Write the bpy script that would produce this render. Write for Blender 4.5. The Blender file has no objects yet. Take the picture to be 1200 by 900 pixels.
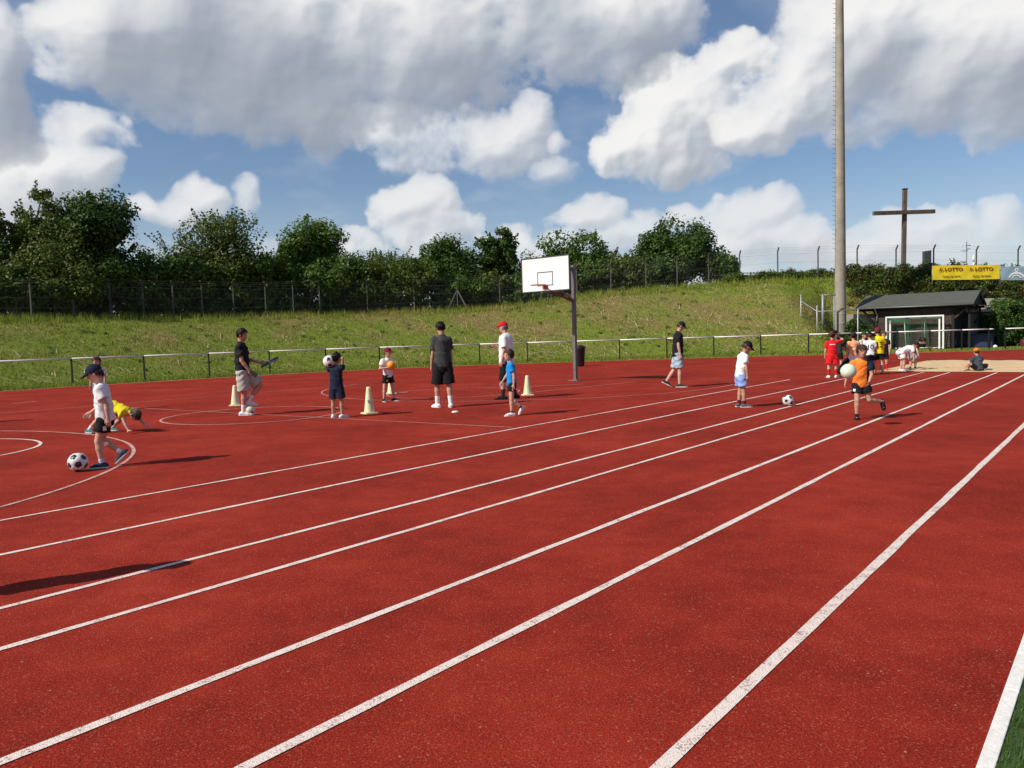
import bpy, bmesh, math, random
import numpy as np
from mathutils import Vector, Matrix

random.seed(7); RNG = np.random.default_rng(7)
scene = bpy.context.scene
C = scene.collection
R = math.radians

# ------------------------------------------------------------------ camera
CAM_F, CAM_ROLL, CAM_PITCH, CAM_H = 900.0, R(1.7), R(3.57), 1.5
cam_data = bpy.data.cameras.new('camera'); cam = bpy.data.objects.new('camera', cam_data); C.objects.link(cam)
cam_data.sensor_fit = 'HORIZONTAL'; cam_data.sensor_width = 36.0; cam_data.lens = CAM_F / 1200 * 36
cam_data.clip_start = 0.05; cam_data.clip_end = 8000
cam.matrix_world = Matrix.Translation((0, 0, CAM_H)) @ Matrix.Rotation(math.pi / 2 - CAM_PITCH, 4, 'X') @ Matrix.Rotation(-CAM_ROLL, 4, 'Z')
scene.camera = cam

# survey helpers: sight lines of the photograph (1200 x 900) turned into places on the ground
def sight(u, v):
    x = (u - 600) / CAM_F; y = -(v - 450) / CAM_F
    cr, sr, cp, sp = math.cos(CAM_ROLL), math.sin(CAM_ROLL), math.cos(CAM_PITCH), math.sin(CAM_PITCH)
    x2 = x * cr + y * sr; y2 = -x * sr + y * cr
    return Vector((x2, cp + y2 * sp, -sp + y2 * cp))
def gp(u, v, z=0.0):
    d = sight(u, v); t = (z - CAM_H) / d.z
    return Vector((d.x * t, d.y * t, z))
def at(u, v, Y):
    d = sight(u, v); t = Y / d.y
    return Vector((d.x * t, Y, CAM_H + d.z * t))

# ------------------------------------------------------------------ light and exposure
SUN_EL = R(40.5); SHADOW_AZ = R(27.0)          # shadows run to the right and a little away
sun_dir = Vector((-math.cos(SHADOW_AZ) * math.cos(SUN_EL), -math.sin(SHADOW_AZ) * math.cos(SUN_EL), math.sin(SUN_EL)))
sd = bpy.data.lights.new('sun', 'SUN'); sd.energy = 5.0; sd.angle = R(0.53); sd.color = (1.0, 0.93, 0.82)
sun = bpy.data.objects.new('sun', sd); C.objects.link(sun)
sun.rotation_euler = sun_dir.to_track_quat('Z', 'Y').to_euler()
scene.view_settings.view_transform = 'Standard'; scene.view_settings.look = 'None'
scene.view_settings.exposure = 0.0; scene.view_settings.gamma = 1.0; scene.view_settings.use_curve_mapping = False
scene.render.engine = 'CYCLES'
try:
    scene.cycles.use_denoising = True
    scene.cycles.max_bounces = 5; scene.cycles.diffuse_bounces = 2; scene.cycles.glossy_bounces = 2
    scene.cycles.transmission_bounces = 3; scene.cycles.transparent_max_bounces = 6
    scene.cycles.caustics_reflective = False; scene.cycles.caustics_refractive = False
except Exception: pass

# ------------------------------------------------------------------ node helper
class NT:
    def __init__(s, tree): s.t = tree; s.n = tree.nodes; s.l = tree.links
    def new(s, typ, **kw):
        n = s.n.new(typ)
        for k, v in kw.items():
            if k.startswith('i_'):
                key = k[2:]; key = int(key) if key.isdigit() else key
                s.set(n.inputs[key], v)
            else: setattr(n, k, v)
        return n
    def set(s, sock, v):
        if isinstance(v, bpy.types.NodeSocket): s.l.new(v, sock)
        elif isinstance(v, bpy.types.Node): s.l.new(v.outputs[0], sock)
        else: sock.default_value = v
    def m(s, op, a, b=None, c=None, clamp=False):
        n = s.n.new('ShaderNodeMath'); n.operation = op; n.use_clamp = clamp
        for i, v in enumerate((a, b, c)):
            if v is not None: s.set(n.inputs[i], v)
        return n.outputs[0]
    def vm(s, op, a, b=None, out=0):
        n = s.n.new('ShaderNodeVectorMath'); n.operation = op
        for i, v in enumerate((a, b)):
            if v is not None: s.set(n.inputs[i], v)
        return n.outputs[out]
    def ss(s, v, a, b, lo=0.0, hi=1.0):
        n = s.n.new('ShaderNodeMapRange'); n.interpolation_type = 'SMOOTHSTEP'
        for i, x in enumerate((v, a, b, lo, hi)): s.set(n.inputs[i], x)
        return n.outputs[0]
    def lin(s, v, a, b, lo=0.0, hi=1.0):
        n = s.n.new('ShaderNodeMapRange')
        for i, x in enumerate((v, a, b, lo, hi)): s.set(n.inputs[i], x)
        return n.outputs[0]
    def noise(s, vec, scale, detail=3.0, rough=0.5, out='Fac', dist=0.0):
        n = s.n.new('ShaderNodeTexNoise'); s.set(n.inputs['Vector'], vec)
        n.inputs['Scale'].default_value = scale; n.inputs['Detail'].default_value = detail
        n.inputs['Roughness'].default_value = rough; n.inputs['Distortion'].default_value = dist
        return n.outputs[out]
    def mix(s, f, a, b, blend='MIX'):
        n = s.n.new('ShaderNodeMix'); n.data_type = 'RGBA'; n.blend_type = blend
        s.set(n.inputs[0], f); s.set(n.inputs[6], a); s.set(n.inputs[7], b)
        return n.outputs[2]
    def ramp(s, f, stops):
        n = s.n.new('ShaderNodeValToRGB'); s.set(n.inputs[0], f); e = n.color_ramp.elements
        e[0].position, e[0].color = stops[0]; e[1].position, e[1].color = stops[-1]
        for p, c in stops[1:-1]:
            q = e.new(p); q.color = c
        return n.outputs[0]

# ------------------------------------------------------------------ world: clear sky with fair-weather clouds
world = bpy.data.worlds.new('World'); scene.world = world; world.use_nodes = True
def az_el(u, v):
    d = sight(u, v).normalized()
    return math.atan2(d.x, d.y), math.asin(d.z)
# heaps, far to near: (edge crispness, darkness of base, noise, [(u, v, ru, rv, amount), ...])
HEAPS = [(1.5, .15, 1.0, [(880, 300, 150, 26, .45), (560, 312, 180, 24, .42), (300, 300, 160, 24, .34), (1120, 300, 160, 26, .42), (60, 290, 120, 30, .40), (740, 318, 120, 20, .45)]),
         (2.4, .10, 1.0, [(1120, 262, 48, 22, .6), (1060, 268, 40, 16, .45), (1195, 262, 30, 22, .6), (1030, 292, 70, 24, .5)]),
         (3.2, .14, 1.0, [(915, 248, 42, 30, .8), (875, 262, 40, 24, .6), (820, 246, 26, 14, .6), (945, 285, 48, 30, .75), (880, 292, 90, 24, .6), (860, 240, 16, 10, .4)]),
         (3.2, .14, 1.0, [(690, 250, 36, 22, .75), (668, 262, 24, 20, .6), (720, 280, 50, 26, .6), (615, 276, 30, 20, .6), (640, 295, 60, 20, .5)]),
         (4.0, .18, 1.0, [(485, 240, 48, 34, .9), (445, 258, 14, 14, .5), (500, 268, 60, 28, .7), (430, 285, 50, 20, .5), (560, 290, 50, 18, .4)]),
         (2.8, .10, .9, [(246, 232, 34, 24, .75), (180, 238, 22, 17, .6), (215, 246, 48, 18, .45), (300, 240, 20, 24, .35)]),
         (3.0, .22, 1.0, [(60, 200, 60, 30, .75), (-10, 200, 70, 42, .85), (100, 205, 40, 22, .5), (10, 240, 70, 26, .5), (-70, 210, 90, 60, .8), (95, 160, 50, 16, .25)]),
         (2.4, .32, 1.0, [(530, 160, 95, 40, .7), (470, 155, 55, 26, .45), (590, 142, 40, 26, .5), (520, 195, 60, 20, .4)]),
         (1.6, .7, .8, [(655, 195, 28, 14, .3), (662, 157, 14, 11, .35)]),
         (2.2, .75, .8, [(-10, 95, 46, 62, .9), (15, 130, 34, 34, .55), (-70, 100, 80, 90, .9)]),
         (4.6, .22, 1.2, [(790, 105, 58, 46, .95), (765, 150, 66, 44, .85), (715, 170, 30, 22, .6), (835, 130, 50, 44, .75), (800, 185, 50, 20, .5), (860, 80, 34, 26, .5)]),
         (3.0, .26, 1.15, [(1000, 70, 130, 66, 1.0), (1110, 60, 150, 80, 1.0), (925, 100, 56, 40, .75), (1190, 80, 100, 80, .9), (975, 25, 70, 40, .7), (1080, 135, 130, 36, .7), (1180, 150, 90, 34, .55), (910, 140, 60, 26, .5)]),
         (2.8, .50, 1.1, [(130, 40, 92, 58, .95), (230, 60, 120, 66, 1.0), (360, 60, 170, 84, 1.0), (320, 118, 110, 42, .8), (520, 50, 160, 76, .95), (650, 40, 120, 66, .9), (735, 20, 70, 40, .75), (590, 95, 110, 38, .7), (430, 0, 380, 50, .8), (440, 118, 90, 30, .5)])]
def cloud_map(W_, H_, az_el):
    """cloud layer by azimuth and elevation -> linear RGBA (row 0 = horizon)"""
    def vn(X, Y, per, seed):
        r = np.random.default_rng(seed); ny = int(Y.max()) + 3; T = r.random((ny, per)).astype(np.float32)
        xi = np.floor(X).astype(np.int32); yi = np.floor(Y).astype(np.int32); fx = X - xi; fy = Y - yi; fx = fx * fx * fx * (fx * (fx * 6 - 15) + 10); fy = fy * fy * fy * (fy * (fy * 6 - 15) + 10); x0 = xi % per; x1 = (xi + 1) % per; y1 = yi + 1
        return (T[yi, x0] * (1 - fx) + T[yi, x1] * fx) * (1 - fy) + (T[y1, x0] * (1 - fx) + T[y1, x1] * fx) * fy
    def fbm(A, E, base, octs, seed, gain=.5, billow=False, ys=1.0):
        s = 0; a = 1; t = 0
        for o in range(octs):
            f = base * 2 ** o; n = vn((A + np.pi) * f / (2 * np.pi), (E + .2) * f / (2 * np.pi) * ys, f, seed + o)
            if billow: n = 1 - np.abs(2 * n - 1)
            s = s + a * n; t += a; a *= gain
        return s / t
    def blur(Z, n):
        n = max(1, int(n))
        for ax in (0, 1):
            for _ in range(2):
                P = np.concatenate([np.repeat(np.take(Z, [0], ax), n, ax), Z, np.repeat(np.take(Z, [-1], ax), n + 1, ax)], ax); c = np.cumsum(P, axis=ax, dtype=np.float64); L = Z.shape[ax]
                Z = ((np.take(c, np.arange(2 * n, 2 * n + L), ax) - np.take(c, np.arange(0, L), ax)) / (2 * n)).astype(np.float32)
        return Z
    ramp_x = [0, .25, .45, .65, .82, 1.0]; ramp = ([.235, .30, .42, .62, .82, .95], [.270, .335, .455, .645, .825, .94], [.335, .405, .52, .685, .835, .925])
    def shade_layer(T, px, dark, march):
        occ = np.zeros_like(T); Ts = blur(T, px * .004); Tb = blur(T, px * .014)
        for d in march:
            sx, sy = int(round(-d * .60 * px)), int(round(d * .80 * px)); S = np.roll(Tb, -sx, 1); S = np.concatenate([S[sy:], np.repeat(S[-1:], sy, 0)], 0) if sy else S; occ += S
        occ = blur(occ / len(march), px * .010)
        lam = 0
        for Z, g, w in ((Tb, .085, .52), (Ts, .036, .36), (blur(T, 1), .020, .12)):
            gy, gx = np.gradient(Z); nx, ny = -gx * px * g, -gy * px * g; lam = lam + w * np.clip((-.55 * nx + .66 * ny + .60) / np.sqrt(1 + nx * nx + ny * ny), 0, 1.15)
        s = np.exp(-(.55 + 2.1 * dark) * occ) * (.42 + .74 * lam); return np.clip(.20 + 1.10 * s, 0, 1)
    out = np.zeros((H_, W_, 4), np.float32)
    # sky outside the picture: the same scattered heaps, coarser
    w2, h2 = W_ // 4, H_ // 4; A, E = np.meshgrid((((np.arange(w2) + .5) / w2 - .5) * 2 * np.pi).astype(np.float32), ((np.arange(h2) + .5) / h2 * np.pi / 2).astype(np.float32))
    T = np.clip((fbm(A, E, 12, 3, 40, ys=1.5) - .60) * 4.0 + .9 * (fbm(A, E, 40, 4, 60) - .5), 0, 1.2); s = shade_layer(T, w2 / (2 * np.pi), .35, (.02, .05, .09)); g4 = np.dstack([np.interp(s, ramp_x, c) for c in ramp] + [1 - np.exp(-3.2 * T)])
    out[:] = np.repeat(np.repeat(g4, 4, 0), 4, 1)[:H_, :W_]
    # the part of the sky in the picture
    px = W_ / (2 * np.pi); j0, j1 = int((.5 - .95 / (2 * np.pi)) * W_), int((.5 + .95 / (2 * np.pi)) * W_); i1 = int(.72 / (np.pi / 2) * H_)
    A, E = np.meshgrid((((np.arange(j0, j1) + .5) / W_ - .5) * 2 * np.pi).astype(np.float32), ((np.arange(i1) + .5) / H_ * np.pi / 2).astype(np.float32))
    dj, di = 420, 110; Ax, Ex = np.meshgrid((((np.arange(j0 - dj, j1 + dj) + .5) / W_ - .5) * 2 * np.pi).astype(np.float32), ((np.arange(i1 + di) + .5) / H_ * np.pi / 2).astype(np.float32))
    w1 = fbm(Ax, Ex, 30, 3, 1) - .5; w2_ = fbm(Ax, Ex, 30, 3, 9) - .5; w3 = fbm(Ax, Ex, 120, 3, 17) - .5; w4 = fbm(Ax, Ex, 120, 3, 23) - .5
    F1 = fbm(Ax, Ex, 44, 7, 60, .57) - .5; B1 = fbm(Ax, Ex, 110, 4, 80, .55, True) - .58; F2 = fbm(Ax, Ex, 330, 4, 140, .62) - .5
    col = np.zeros(A.shape + (3,), np.float32); al = np.zeros(A.shape, np.float32)
    wisp = np.clip(fbm(A, E, 26, 6, 120, .58, ys=2.3) - .50, 0, 1) * 1.5 * (.3 + .7 * np.clip(1 - E / .45, 0, 1)); wisp = np.clip(wisp * 1.0 + .04 + .55 * np.clip(1 - E / .20, 0, 1) ** 1.3, 0, .62); col[:] = (.74, .76, .79); al[:] = wisp
    for n_, (crisp, dark, nz_, bl) in enumerate(HEAPS):
        r1, r2 = (n_ * 137) % 400 - 200, (n_ * 71) % 90; rl = lambda Z: Z[r2:r2 + i1, dj + r1:dj + r1 + (j1 - j0)]
        X = A + .06 * rl(w1) + .040 * rl(w3); Y = E + .045 * rl(w2_) + .034 * rl(w4); k = .20; b_ = np.full(A.shape, -1.5, np.float32)
        for (u, v, ru, rv, am) in bl:
            a, e = az_el(u, v); kk = max(np.cos(np.arctan((u - 600) / 900)) ** 2, .6); b = np.maximum(am * (1 - ((X - a) / (ru / 900 * kk * 1.06)) ** 2 - ((Y - e) / (rv / 900 * 1.06)) ** 2), -1.5); h = np.maximum(k - np.abs(b_ - b), 0) / k; b_ = np.maximum(b_, b) + h * h * k * .25
        T = np.clip(b_ + nz_ * (1.38 * rl(F1) + .50 * rl(B1)) + .01, 0, 1.5); s = shade_layer(T, px, dark, (.012, .024, .04, .06, .085, .115)); far = np.clip(1 - n_ / 7, 0, 1) * .55; s = s * (1 - far) + .78 * far
        c = np.dstack([np.interp(s, ramp_x, q) for q in ramp]).astype(np.float32); Ta = np.clip(T + .60 * rl(F2) * np.minimum(T / .14, 1) * np.exp(-((T - .14) / .25) ** 2), 0, 2); a_ = 1 - np.exp(-crisp * 1.0 * Ta); a_ = a_ * (.5 + .5 * a_ * (3 - 2 * a_)); a_ = a_ * (1 - .35 * far)
        col = c * a_[..., None] + col * (al * (1 - a_))[..., None]; al = a_ + al * (1 - a_); col = col / np.maximum(al, 1e-4)[..., None]
    m = np.clip((.93 - np.abs(A)) / .10, 0, 1) * np.clip((.70 - E) / .10, 0, 1); m = (m * m * (3 - 2 * m))[..., None]
    out[:i1, j0:j1] = out[:i1, j0:j1] * (1 - m) + np.dstack([col, al]) * m
    return out

def build_world():
    k = NT(world.node_tree); k.n.clear()
    sky = k.new('ShaderNodeTexSky'); sky.sky_type = 'NISHITA'; sky.sun_disc = False
    sky.sun_elevation = SUN_EL; sky.sun_rotation = math.atan2(sun_dir.x, sun_dir.y)
    sky.air_density = 1.0; sky.dust_density = .6; sky.ozone_density = 2.0
    W_, H_ = 5120, 1280
    img = bpy.data.images.new('cloud_layer', W_, H_, alpha=True, float_buffer=True); img.alpha_mode = 'CHANNEL_PACKED'
    img.pixels.foreach_set(np.ascontiguousarray(cloud_map(W_, H_, az_el)).ravel()); img.update()
    try: img.pack()
    except Exception: pass
    tc = k.new('ShaderNodeTexCoord'); sep = k.new('ShaderNodeSeparateXYZ', i_0=tc.outputs['Generated'])
    az = k.m('ARCTAN2', sep.outputs[0], sep.outputs[1]); el = k.m('ARCSINE', sep.outputs[2])
    p = k.new('ShaderNodeCombineXYZ', i_0=k.m('MULTIPLY_ADD', az, 1 / (2 * math.pi), .5), i_1=k.m('MULTIPLY', el, 2 / math.pi))
    t = k.new('ShaderNodeTexImage', i_0=p.outputs[0]); t.image = img; t.extension = 'EXTEND'; t.interpolation = 'Cubic'
    cc = k.vm('MULTIPLY', t.outputs[0], (CLOUD_GAIN,) * 3)
    skc = k.vm('MULTIPLY', sky.outputs[0], (.95, 1.06, 1.18))
    col = k.mix(t.outputs[1], skc, cc)
    bg = k.new('ShaderNodeBackground', i_0=col, i_1=SKY_STRENGTH)
    k.new('ShaderNodeOutputWorld', i_0=bg.outputs[0])
SKY_STRENGTH = 0.085; CLOUD_GAIN = .97 / SKY_STRENGTH
build_world()
try: world.cycles.sampling_method = 'MANUAL'; world.cycles.sample_map_resolution = 256
except Exception: pass

# ------------------------------------------------------------------ object helpers
def obj(name, me, mats=None, parent=None, loc=None):
    o = bpy.data.objects.new(name, me); C.objects.link(o)
    if mats is not None and me is not None and not me.materials:
        for m_ in (mats if isinstance(mats, (list, tuple)) else [mats]): me.materials.append(m_)
    if parent is not None: o.parent = parent
    if loc is not None: o.location = loc
    return o
def tag(o, label, cat, group=None):
    o['label'] = label; o['category'] = cat
    if group: o['group'] = group
    return o
def thing(name, label, cat, loc=(0, 0, 0), rz=0.0, group=None):
    o = bpy.data.objects.new(name, None); C.objects.link(o); o.empty_display_size = .1
    o.location = loc; o.rotation_euler = (0, 0, rz)
    return tag(o, label, cat, group)
def struct(o, label=None):
    o['kind'] = 'structure'
    if label: o['label'] = label
    return o
def mesh_np(name, V, F, smooth=False):
    """V (n,3) array, F (m,k) array of equal-sized faces"""
    V = np.asarray(V, dtype=np.float32); F = np.asarray(F, dtype=np.int32)
    me = bpy.data.meshes.new(name); k = F.shape[1]
    me.vertices.add(len(V)); me.vertices.foreach_set('co', V.ravel())
    me.loops.add(F.size); me.loops.foreach_set('vertex_index', F.ravel())
    me.polygons.add(len(F)); me.polygons.foreach_set('loop_start', np.arange(0, F.size, k, dtype=np.int32))
    me.polygons.foreach_set('loop_total', np.full(len(F), k, dtype=np.int32))
    if smooth: me.polygons.foreach_set('use_smooth', np.ones(len(F), dtype=bool))
    me.update(calc_edges=True); me.validate()
    return me
class MB:
    """collects boxes, bars, tubes and lathes into one mesh"""
    def __init__(s): s.v = []; s.f = []; s.sm = []
    def add(s, V, F, smooth=False):
        o = len(s.v); s.v += [tuple(p) for p in V]; s.f += [tuple(i + o for i in q) for q in F]; s.sm += [smooth] * len(F)
    def box(s, c, d, M=None, bev=0.0):
        x, y, z = d[0] / 2, d[1] / 2, d[2] / 2; c = Vector(c)
        if bev <= 0:
            V = [Vector((i * x, j * y, k * z)) for k in (-1, 1) for j in (-1, 1) for i in (-1, 1)]
            F = [(0, 2, 3, 1), (4, 5, 7, 6), (0, 1, 5, 4), (2, 6, 7, 3), (0, 4, 6, 2), (1, 3, 7, 5)]
        else:
            b = min(bev, x * .9, y * .9, z * .9); V = []; idx = {}
            bm = bmesh.new(); bmesh.ops.create_cube(bm, size=1)
            bmesh.ops.scale(bm, vec=(2 * x, 2 * y, 2 * z), verts=bm.verts)
            bmesh.ops.bevel(bm, geom=bm.edges[:], offset=b, segments=2, affect='EDGES', profile=.6)
            V = [v.co.copy() for v in bm.verts]; F = [[v.index for v in f.verts] for f in bm.faces]; bm.free()
        if M is not None: V = [M @ v for v in V]
        s.add([c + v for v in V], F)
    def tube(s, pts, r, seg=8, caps=True, smooth=True):
        pts = [Vector(p) for p in pts]; n = len(pts); rr = [float(q) for q in r] if isinstance(r, (list, tuple)) else [float(r)] * n
        V = []; F = []; ref = None
        for i, p in enumerate(pts):
            t = (pts[min(i + 1, n - 1)] - pts[max(i - 1, 0)]).normalized()
            if ref is None:
                ref = Vector((0, 0, 1)) if abs(t.z) < .9 else Vector((1, 0, 0))
            a = t.cross(ref).normalized(); b = a.cross(t).normalized(); ref = b
            for j in range(seg):
                an = 2 * math.pi * j / seg
                V.append(p + rr[i] * (math.cos(an) * a + math.sin(an) * b))
        for i in range(n - 1):
            for j in range(seg):
                k = (j + 1) % seg
                F.append((i * seg + j, i * seg + k, (i + 1) * seg + k, (i + 1) * seg + j))
        if caps:
            F.append(tuple(range(seg))[::-1]); F.append(tuple((n - 1) * seg + j for j in range(seg)))
        s.add(V, F, smooth)
    def bar(s, a, b, w, h, up=(0, 0, 1)):
        a, b = Vector(a), Vector(b); t = (b - a).normalized(); up = Vector(up)
        if abs(t.dot(up)) > .99: up = Vector((0, 1, 0))
        x = t.cross(up).normalized(); y = x.cross(t).normalized()
        V = [p + i * x * w / 2 + j * y * h / 2 for p in (a, b) for i, j in ((-1, -1), (1, -1), (1, 1), (-1, 1))]
        s.add(V, [(3, 2, 1, 0), (4, 5, 6, 7), (0, 1, 5, 4), (1, 2, 6, 5), (2, 3, 7, 6), (3, 0, 4, 7)])
    def lathe(s, prof, seg=24, c=(0, 0, 0)):
        V = []; F = []; n = len(prof)
        for r, z in prof:
            for j in range(seg):
                an = 2 * math.pi * j / seg; V.append((c[0] + r * math.cos(an), c[1] + r * math.sin(an), c[2] + z))
        for i in range(n - 1):
            for j in range(seg):
                k = (j + 1) % seg; F.append((i * seg + j, i * seg + k, (i + 1) * seg + k, (i + 1) * seg + j))
        F.append(tuple(range(seg))[::-1]); F.append(tuple((n - 1) * seg + j for j in range(seg)))
        s.add(V, F, True)
    def poly(s, pts): s.add(pts, [tuple(range(len(pts)))])
    def mesh(s, name):
        me = bpy.data.meshes.new(name); me.from_pydata(s.v, [], s.f); me.update()
        me.polygons.foreach_set('use_smooth', s.sm); me.update(); return me
    def build(s, name, mat, parent=None, loc=None): return obj(name, s.mesh(name), mat, parent, loc)

# ------------------------------------------------------------------ materials
MATS = {}
def pbr(name, col, rough=.7, metal=0.0, noise=0.12, scale=20.0, bump=0.0, bscale=80.0, spec=.5, sss=0.0, coord='Object', detail=4):
    if name in MATS: return MATS[name]
    m_ = bpy.data.materials.new(name); m_.use_nodes = True; k = NT(m_.node_tree); b = m_.node_tree.nodes['Principled BSDF']
    tc = k.new('ShaderNodeTexCoord'); vec = tc.outputs[coord]
    c = (col[0], col[1], col[2], 1)
    if noise > 0:
        f = k.noise(vec, scale, detail, .6)
        lo = tuple(x * (1 - noise * 1.6) for x in col) + (1,); hi = tuple(min(1, x * (1 + noise * 1.4)) for x in col) + (1,)
        k.set(b.inputs['Base Color'], k.ramp(f, [(.25, lo), (.5, c), (.78, hi)]))
        k.set(b.inputs['Roughness'], k.lin(f, .2, .8, max(.05, rough - .1), min(1, rough + .1)))
    else:
        b.inputs['Base Color'].default_value = c; b.inputs['Roughness'].default_value = rough
    b.inputs['Metallic'].default_value = metal; b.inputs['Specular IOR Level'].default_value = spec
    if sss > 0:
        b.inputs['Subsurface Weight'].default_value = sss; b.inputs['Subsurface Radius'].default_value = (.012, .005, .003)
    if bump > 0:
        bp = k.new('ShaderNodeBump', i_Height=k.noise(vec, bscale, 4, .6)); bp.inputs['Strength'].default_value = bump; bp.inputs['Distance'].default_value = .01
        k.set(b.inputs['Normal'], bp)
    MATS[name] = m_; return m_

# ================================================================== SETTING
LANE_A = R(39.2); LN = np.array([math.cos(LANE_A), -math.sin(LANE_A)]); LL = np.array([math.sin(LANE_A), math.cos(LANE_A)])
def lane(c, s, z=0.0):
    p = c * LN + s * LL; return Vector((p[0], p[1], z))

def track_material(name, paint=None, wear=.5, faint=0.0):
    m_ = bpy.data.materials.new(name); m_.use_nodes = True; k = NT(m_.node_tree); b = m_.node_tree.nodes['Principled BSDF']
    tc = k.new('ShaderNodeTexCoord'); P = tc.outputs['Object']
    big = k.noise(P, .55, 5, .62); mid = k.noise(P, 3.5, 4, .6); gran = k.noise(P, 105, 3, .75)
    cell = k.new('ShaderNodeTexVoronoi', i_Vector=P, i_Scale=150.0)
    base = k.ramp(k.m('ADD', k.m('MULTIPLY', big, .65), k.m('MULTIPLY', mid, .35)),
                  [(.34, (.165, .0140, .0085, 1)), (.5, (.268, .0225, .0130, 1)), (.66, (.362, .0375, .0205, 1))])
    base = k.mix(k.ss(gran, .50, .68, 0, .72), base, (.46, .052, .028, 1))
    base = k.mix(k.ss(gran, .50, .34, 0, .66), base, (.045, .006, .004, 1))
    hs = k.new('ShaderNodeSeparateColor', i_0=cell.outputs['Color'])
    base = k.mix(k.m('MULTIPLY', k.ss(hs.outputs[0], .90, .985), .38), base, (.52, .17, .11, 1))
    grit = k.new('ShaderNodeTexVoronoi', i_Vector=P, i_Scale=16.0); gs = k.new('ShaderNodeSeparateColor', i_0=grit.outputs['Color'])
    speck = k.m('MULTIPLY', k.ss(grit.outputs['Distance'], .10, .05), k.m('GREATER_THAN', gs.outputs[1], .72))
    base = k.mix(k.m('MULTIPLY', speck, .5), base, (.62, .42, .30, 1))                                   # sand grains trodden onto the track
    dust = k.m('MULTIPLY', k.ss(k.noise(P, .9, 5, .7), .64, .80), k.ss(gran, .40, .62))
    base = k.mix(k.m('MULTIPLY', dust, .40), base, (.55, .30, .18, 1))
    rough = .78
    if paint is not None:
        worn = k.m('ADD', k.m('MULTIPLY', gran, .75), k.m('MULTIPLY', k.noise(P, 9, 4, .6), .35))
        f = k.ss(worn, .30 + .16 * wear, .46 + .16 * wear)
        if faint: f = k.m('MULTIPLY', f, 1 - faint)
        base = k.mix(f, base, paint)
    k.set(b.inputs['Base Color'], base); b.inputs['Roughness'].default_value = .9; b.inputs['Specular IOR Level'].default_value = .06
    h = k.m('ADD', gran, k.m('MULTIPLY', cell.outputs['Distance'], .6))
    bp = k.new('ShaderNodeBump', i_Height=h); bp.inputs['Strength'].default_value = .9; bp.inputs['Distance'].default_value = .004
    k.set(b.inputs['Normal'], bp); return m_
M_TRACK = track_material('red granule track')
M_LINE = track_material('worn white track paint', (.77, .66, .59, 1), .55)
M_LINE_FRESH = track_material('white track paint', (.84, .76, .70, 1), .15)
M_LINE_FAINT = track_material('faded court paint', (.62, .38, .33, 1), .55, .35)
M_LINE_MID = track_material('thin court paint', (.72, .48, .42, 1), .7, .2)

# fence line = far edge of the sports ground
FPTS = np.array([(-45, 2), (-33, 14), (-27, 20.6), (-22.5, 25.7), (-18.6, 30.4), (-16.2, 33.0), (-14.0, 35.2), (-11.7, 37.1), (-9.4, 38.8), (-7.0, 40.1), (-4.4, 41.0), (-1.7, 41.7),
                 (.9, 42.1), (3.4, 42.35), (6.0, 42.4), (8.6, 42.4), (11.2, 42.35), (13.7, 42.2), (16.1, 41.8), (18.6, 41.4), (21.0, 41.0), (23.5, 40.7), (27, 40.9), (33, 41.6), (45, 43), (70, 46)], float)
def resample(P, n):
    d = np.r_[0, np.cumsum(np.hypot(*np.diff(P, axis=0).T))]; t = np.linspace(0, d[-1], n)
    return np.c_[np.interp(t, d, P[:, 0]), np.interp(t, d, P[:, 1])]
FC = resample(FPTS, 420)
for _ in range(30): FC[1:-1] = .25 * FC[:-2] + .5 * FC[1:-1] + .25 * FC[2:]
FT = np.gradient(FC, axis=0); FT /= np.linalg.norm(FT, axis=1)[:, None]
FNRM = np.c_[-FT[:, 1], FT[:, 0]]
for _ in range(60): FNRM[1:-1] = .25 * FNRM[:-2] + .5 * FNRM[1:-1] + .25 * FNRM[2:]
FNRM /= np.linalg.norm(FNRM, axis=1)[:, None]
HTX = [-60, -26, -15, -2, 3, 6, 12, 17.6, 25, 40, 90]; HTZ = [3.0, 3.08, 3.14, 3.36, 3.8, 4.2, 4.5, 4.8, 4.65, 4.4, 4.4]
WID = 11.0
def vnoise(x, y, seed=0):
    return (np.sin(x * 1.3 + 1.7 * y + seed) + np.sin(2.1 * x - 1.1 * y + 2.3 * seed) + np.sin(.63 * x + .91 * y + 1.1 * seed) + .5 * np.sin(4.3 * x + 3.7 * y + seed)) / 3.5
def terrain_z(x, y, d):
    ht = np.interp(x, HTX, HTZ); d0 = np.interp(x, [17.8, 21.0], [.35, 8.2]) * np.interp(x, [60, 70], [1, 1])
    t = np.clip((d - d0) / (WID - d0), 0, 1); s = t * t * (3 - 2 * t); r = .55 * t + .45 * s
    z = ht * r + .07 * vnoise(x * .6, y * .6) * np.clip(t * 5, 0, 1) + .035 * vnoise(x * 2.1, y * 2.3, 2) * np.clip(t * 6, 0, 1)
    return z - .012 * (t <= 0)
def terr(i, d):
    """point of the bank at fence sample i (float) and distance d behind the fence"""
    i = np.clip(i, 0, len(FC) - 1.001); a = i.astype(int); f = (i - a)[:, None]
    c = FC[a] * (1 - f) + FC[a + 1] * f; n = FNRM[a] * (1 - f) + FNRM[a + 1] * f
    p = c + n * d[:, None]; return np.c_[p, terrain_z(p[:, 0], p[:, 1], d)]
def bank_z(x, y):
    dd = np.hypot(FC[:, 0] - x, FC[:, 1] - y); i = int(dd.argmin()); v = np.array([x, y]) - FC[i]
    return float(terrain_z(np.array([x]), np.array([y]), np.array([v @ FNRM[i]]))[0])

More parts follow.
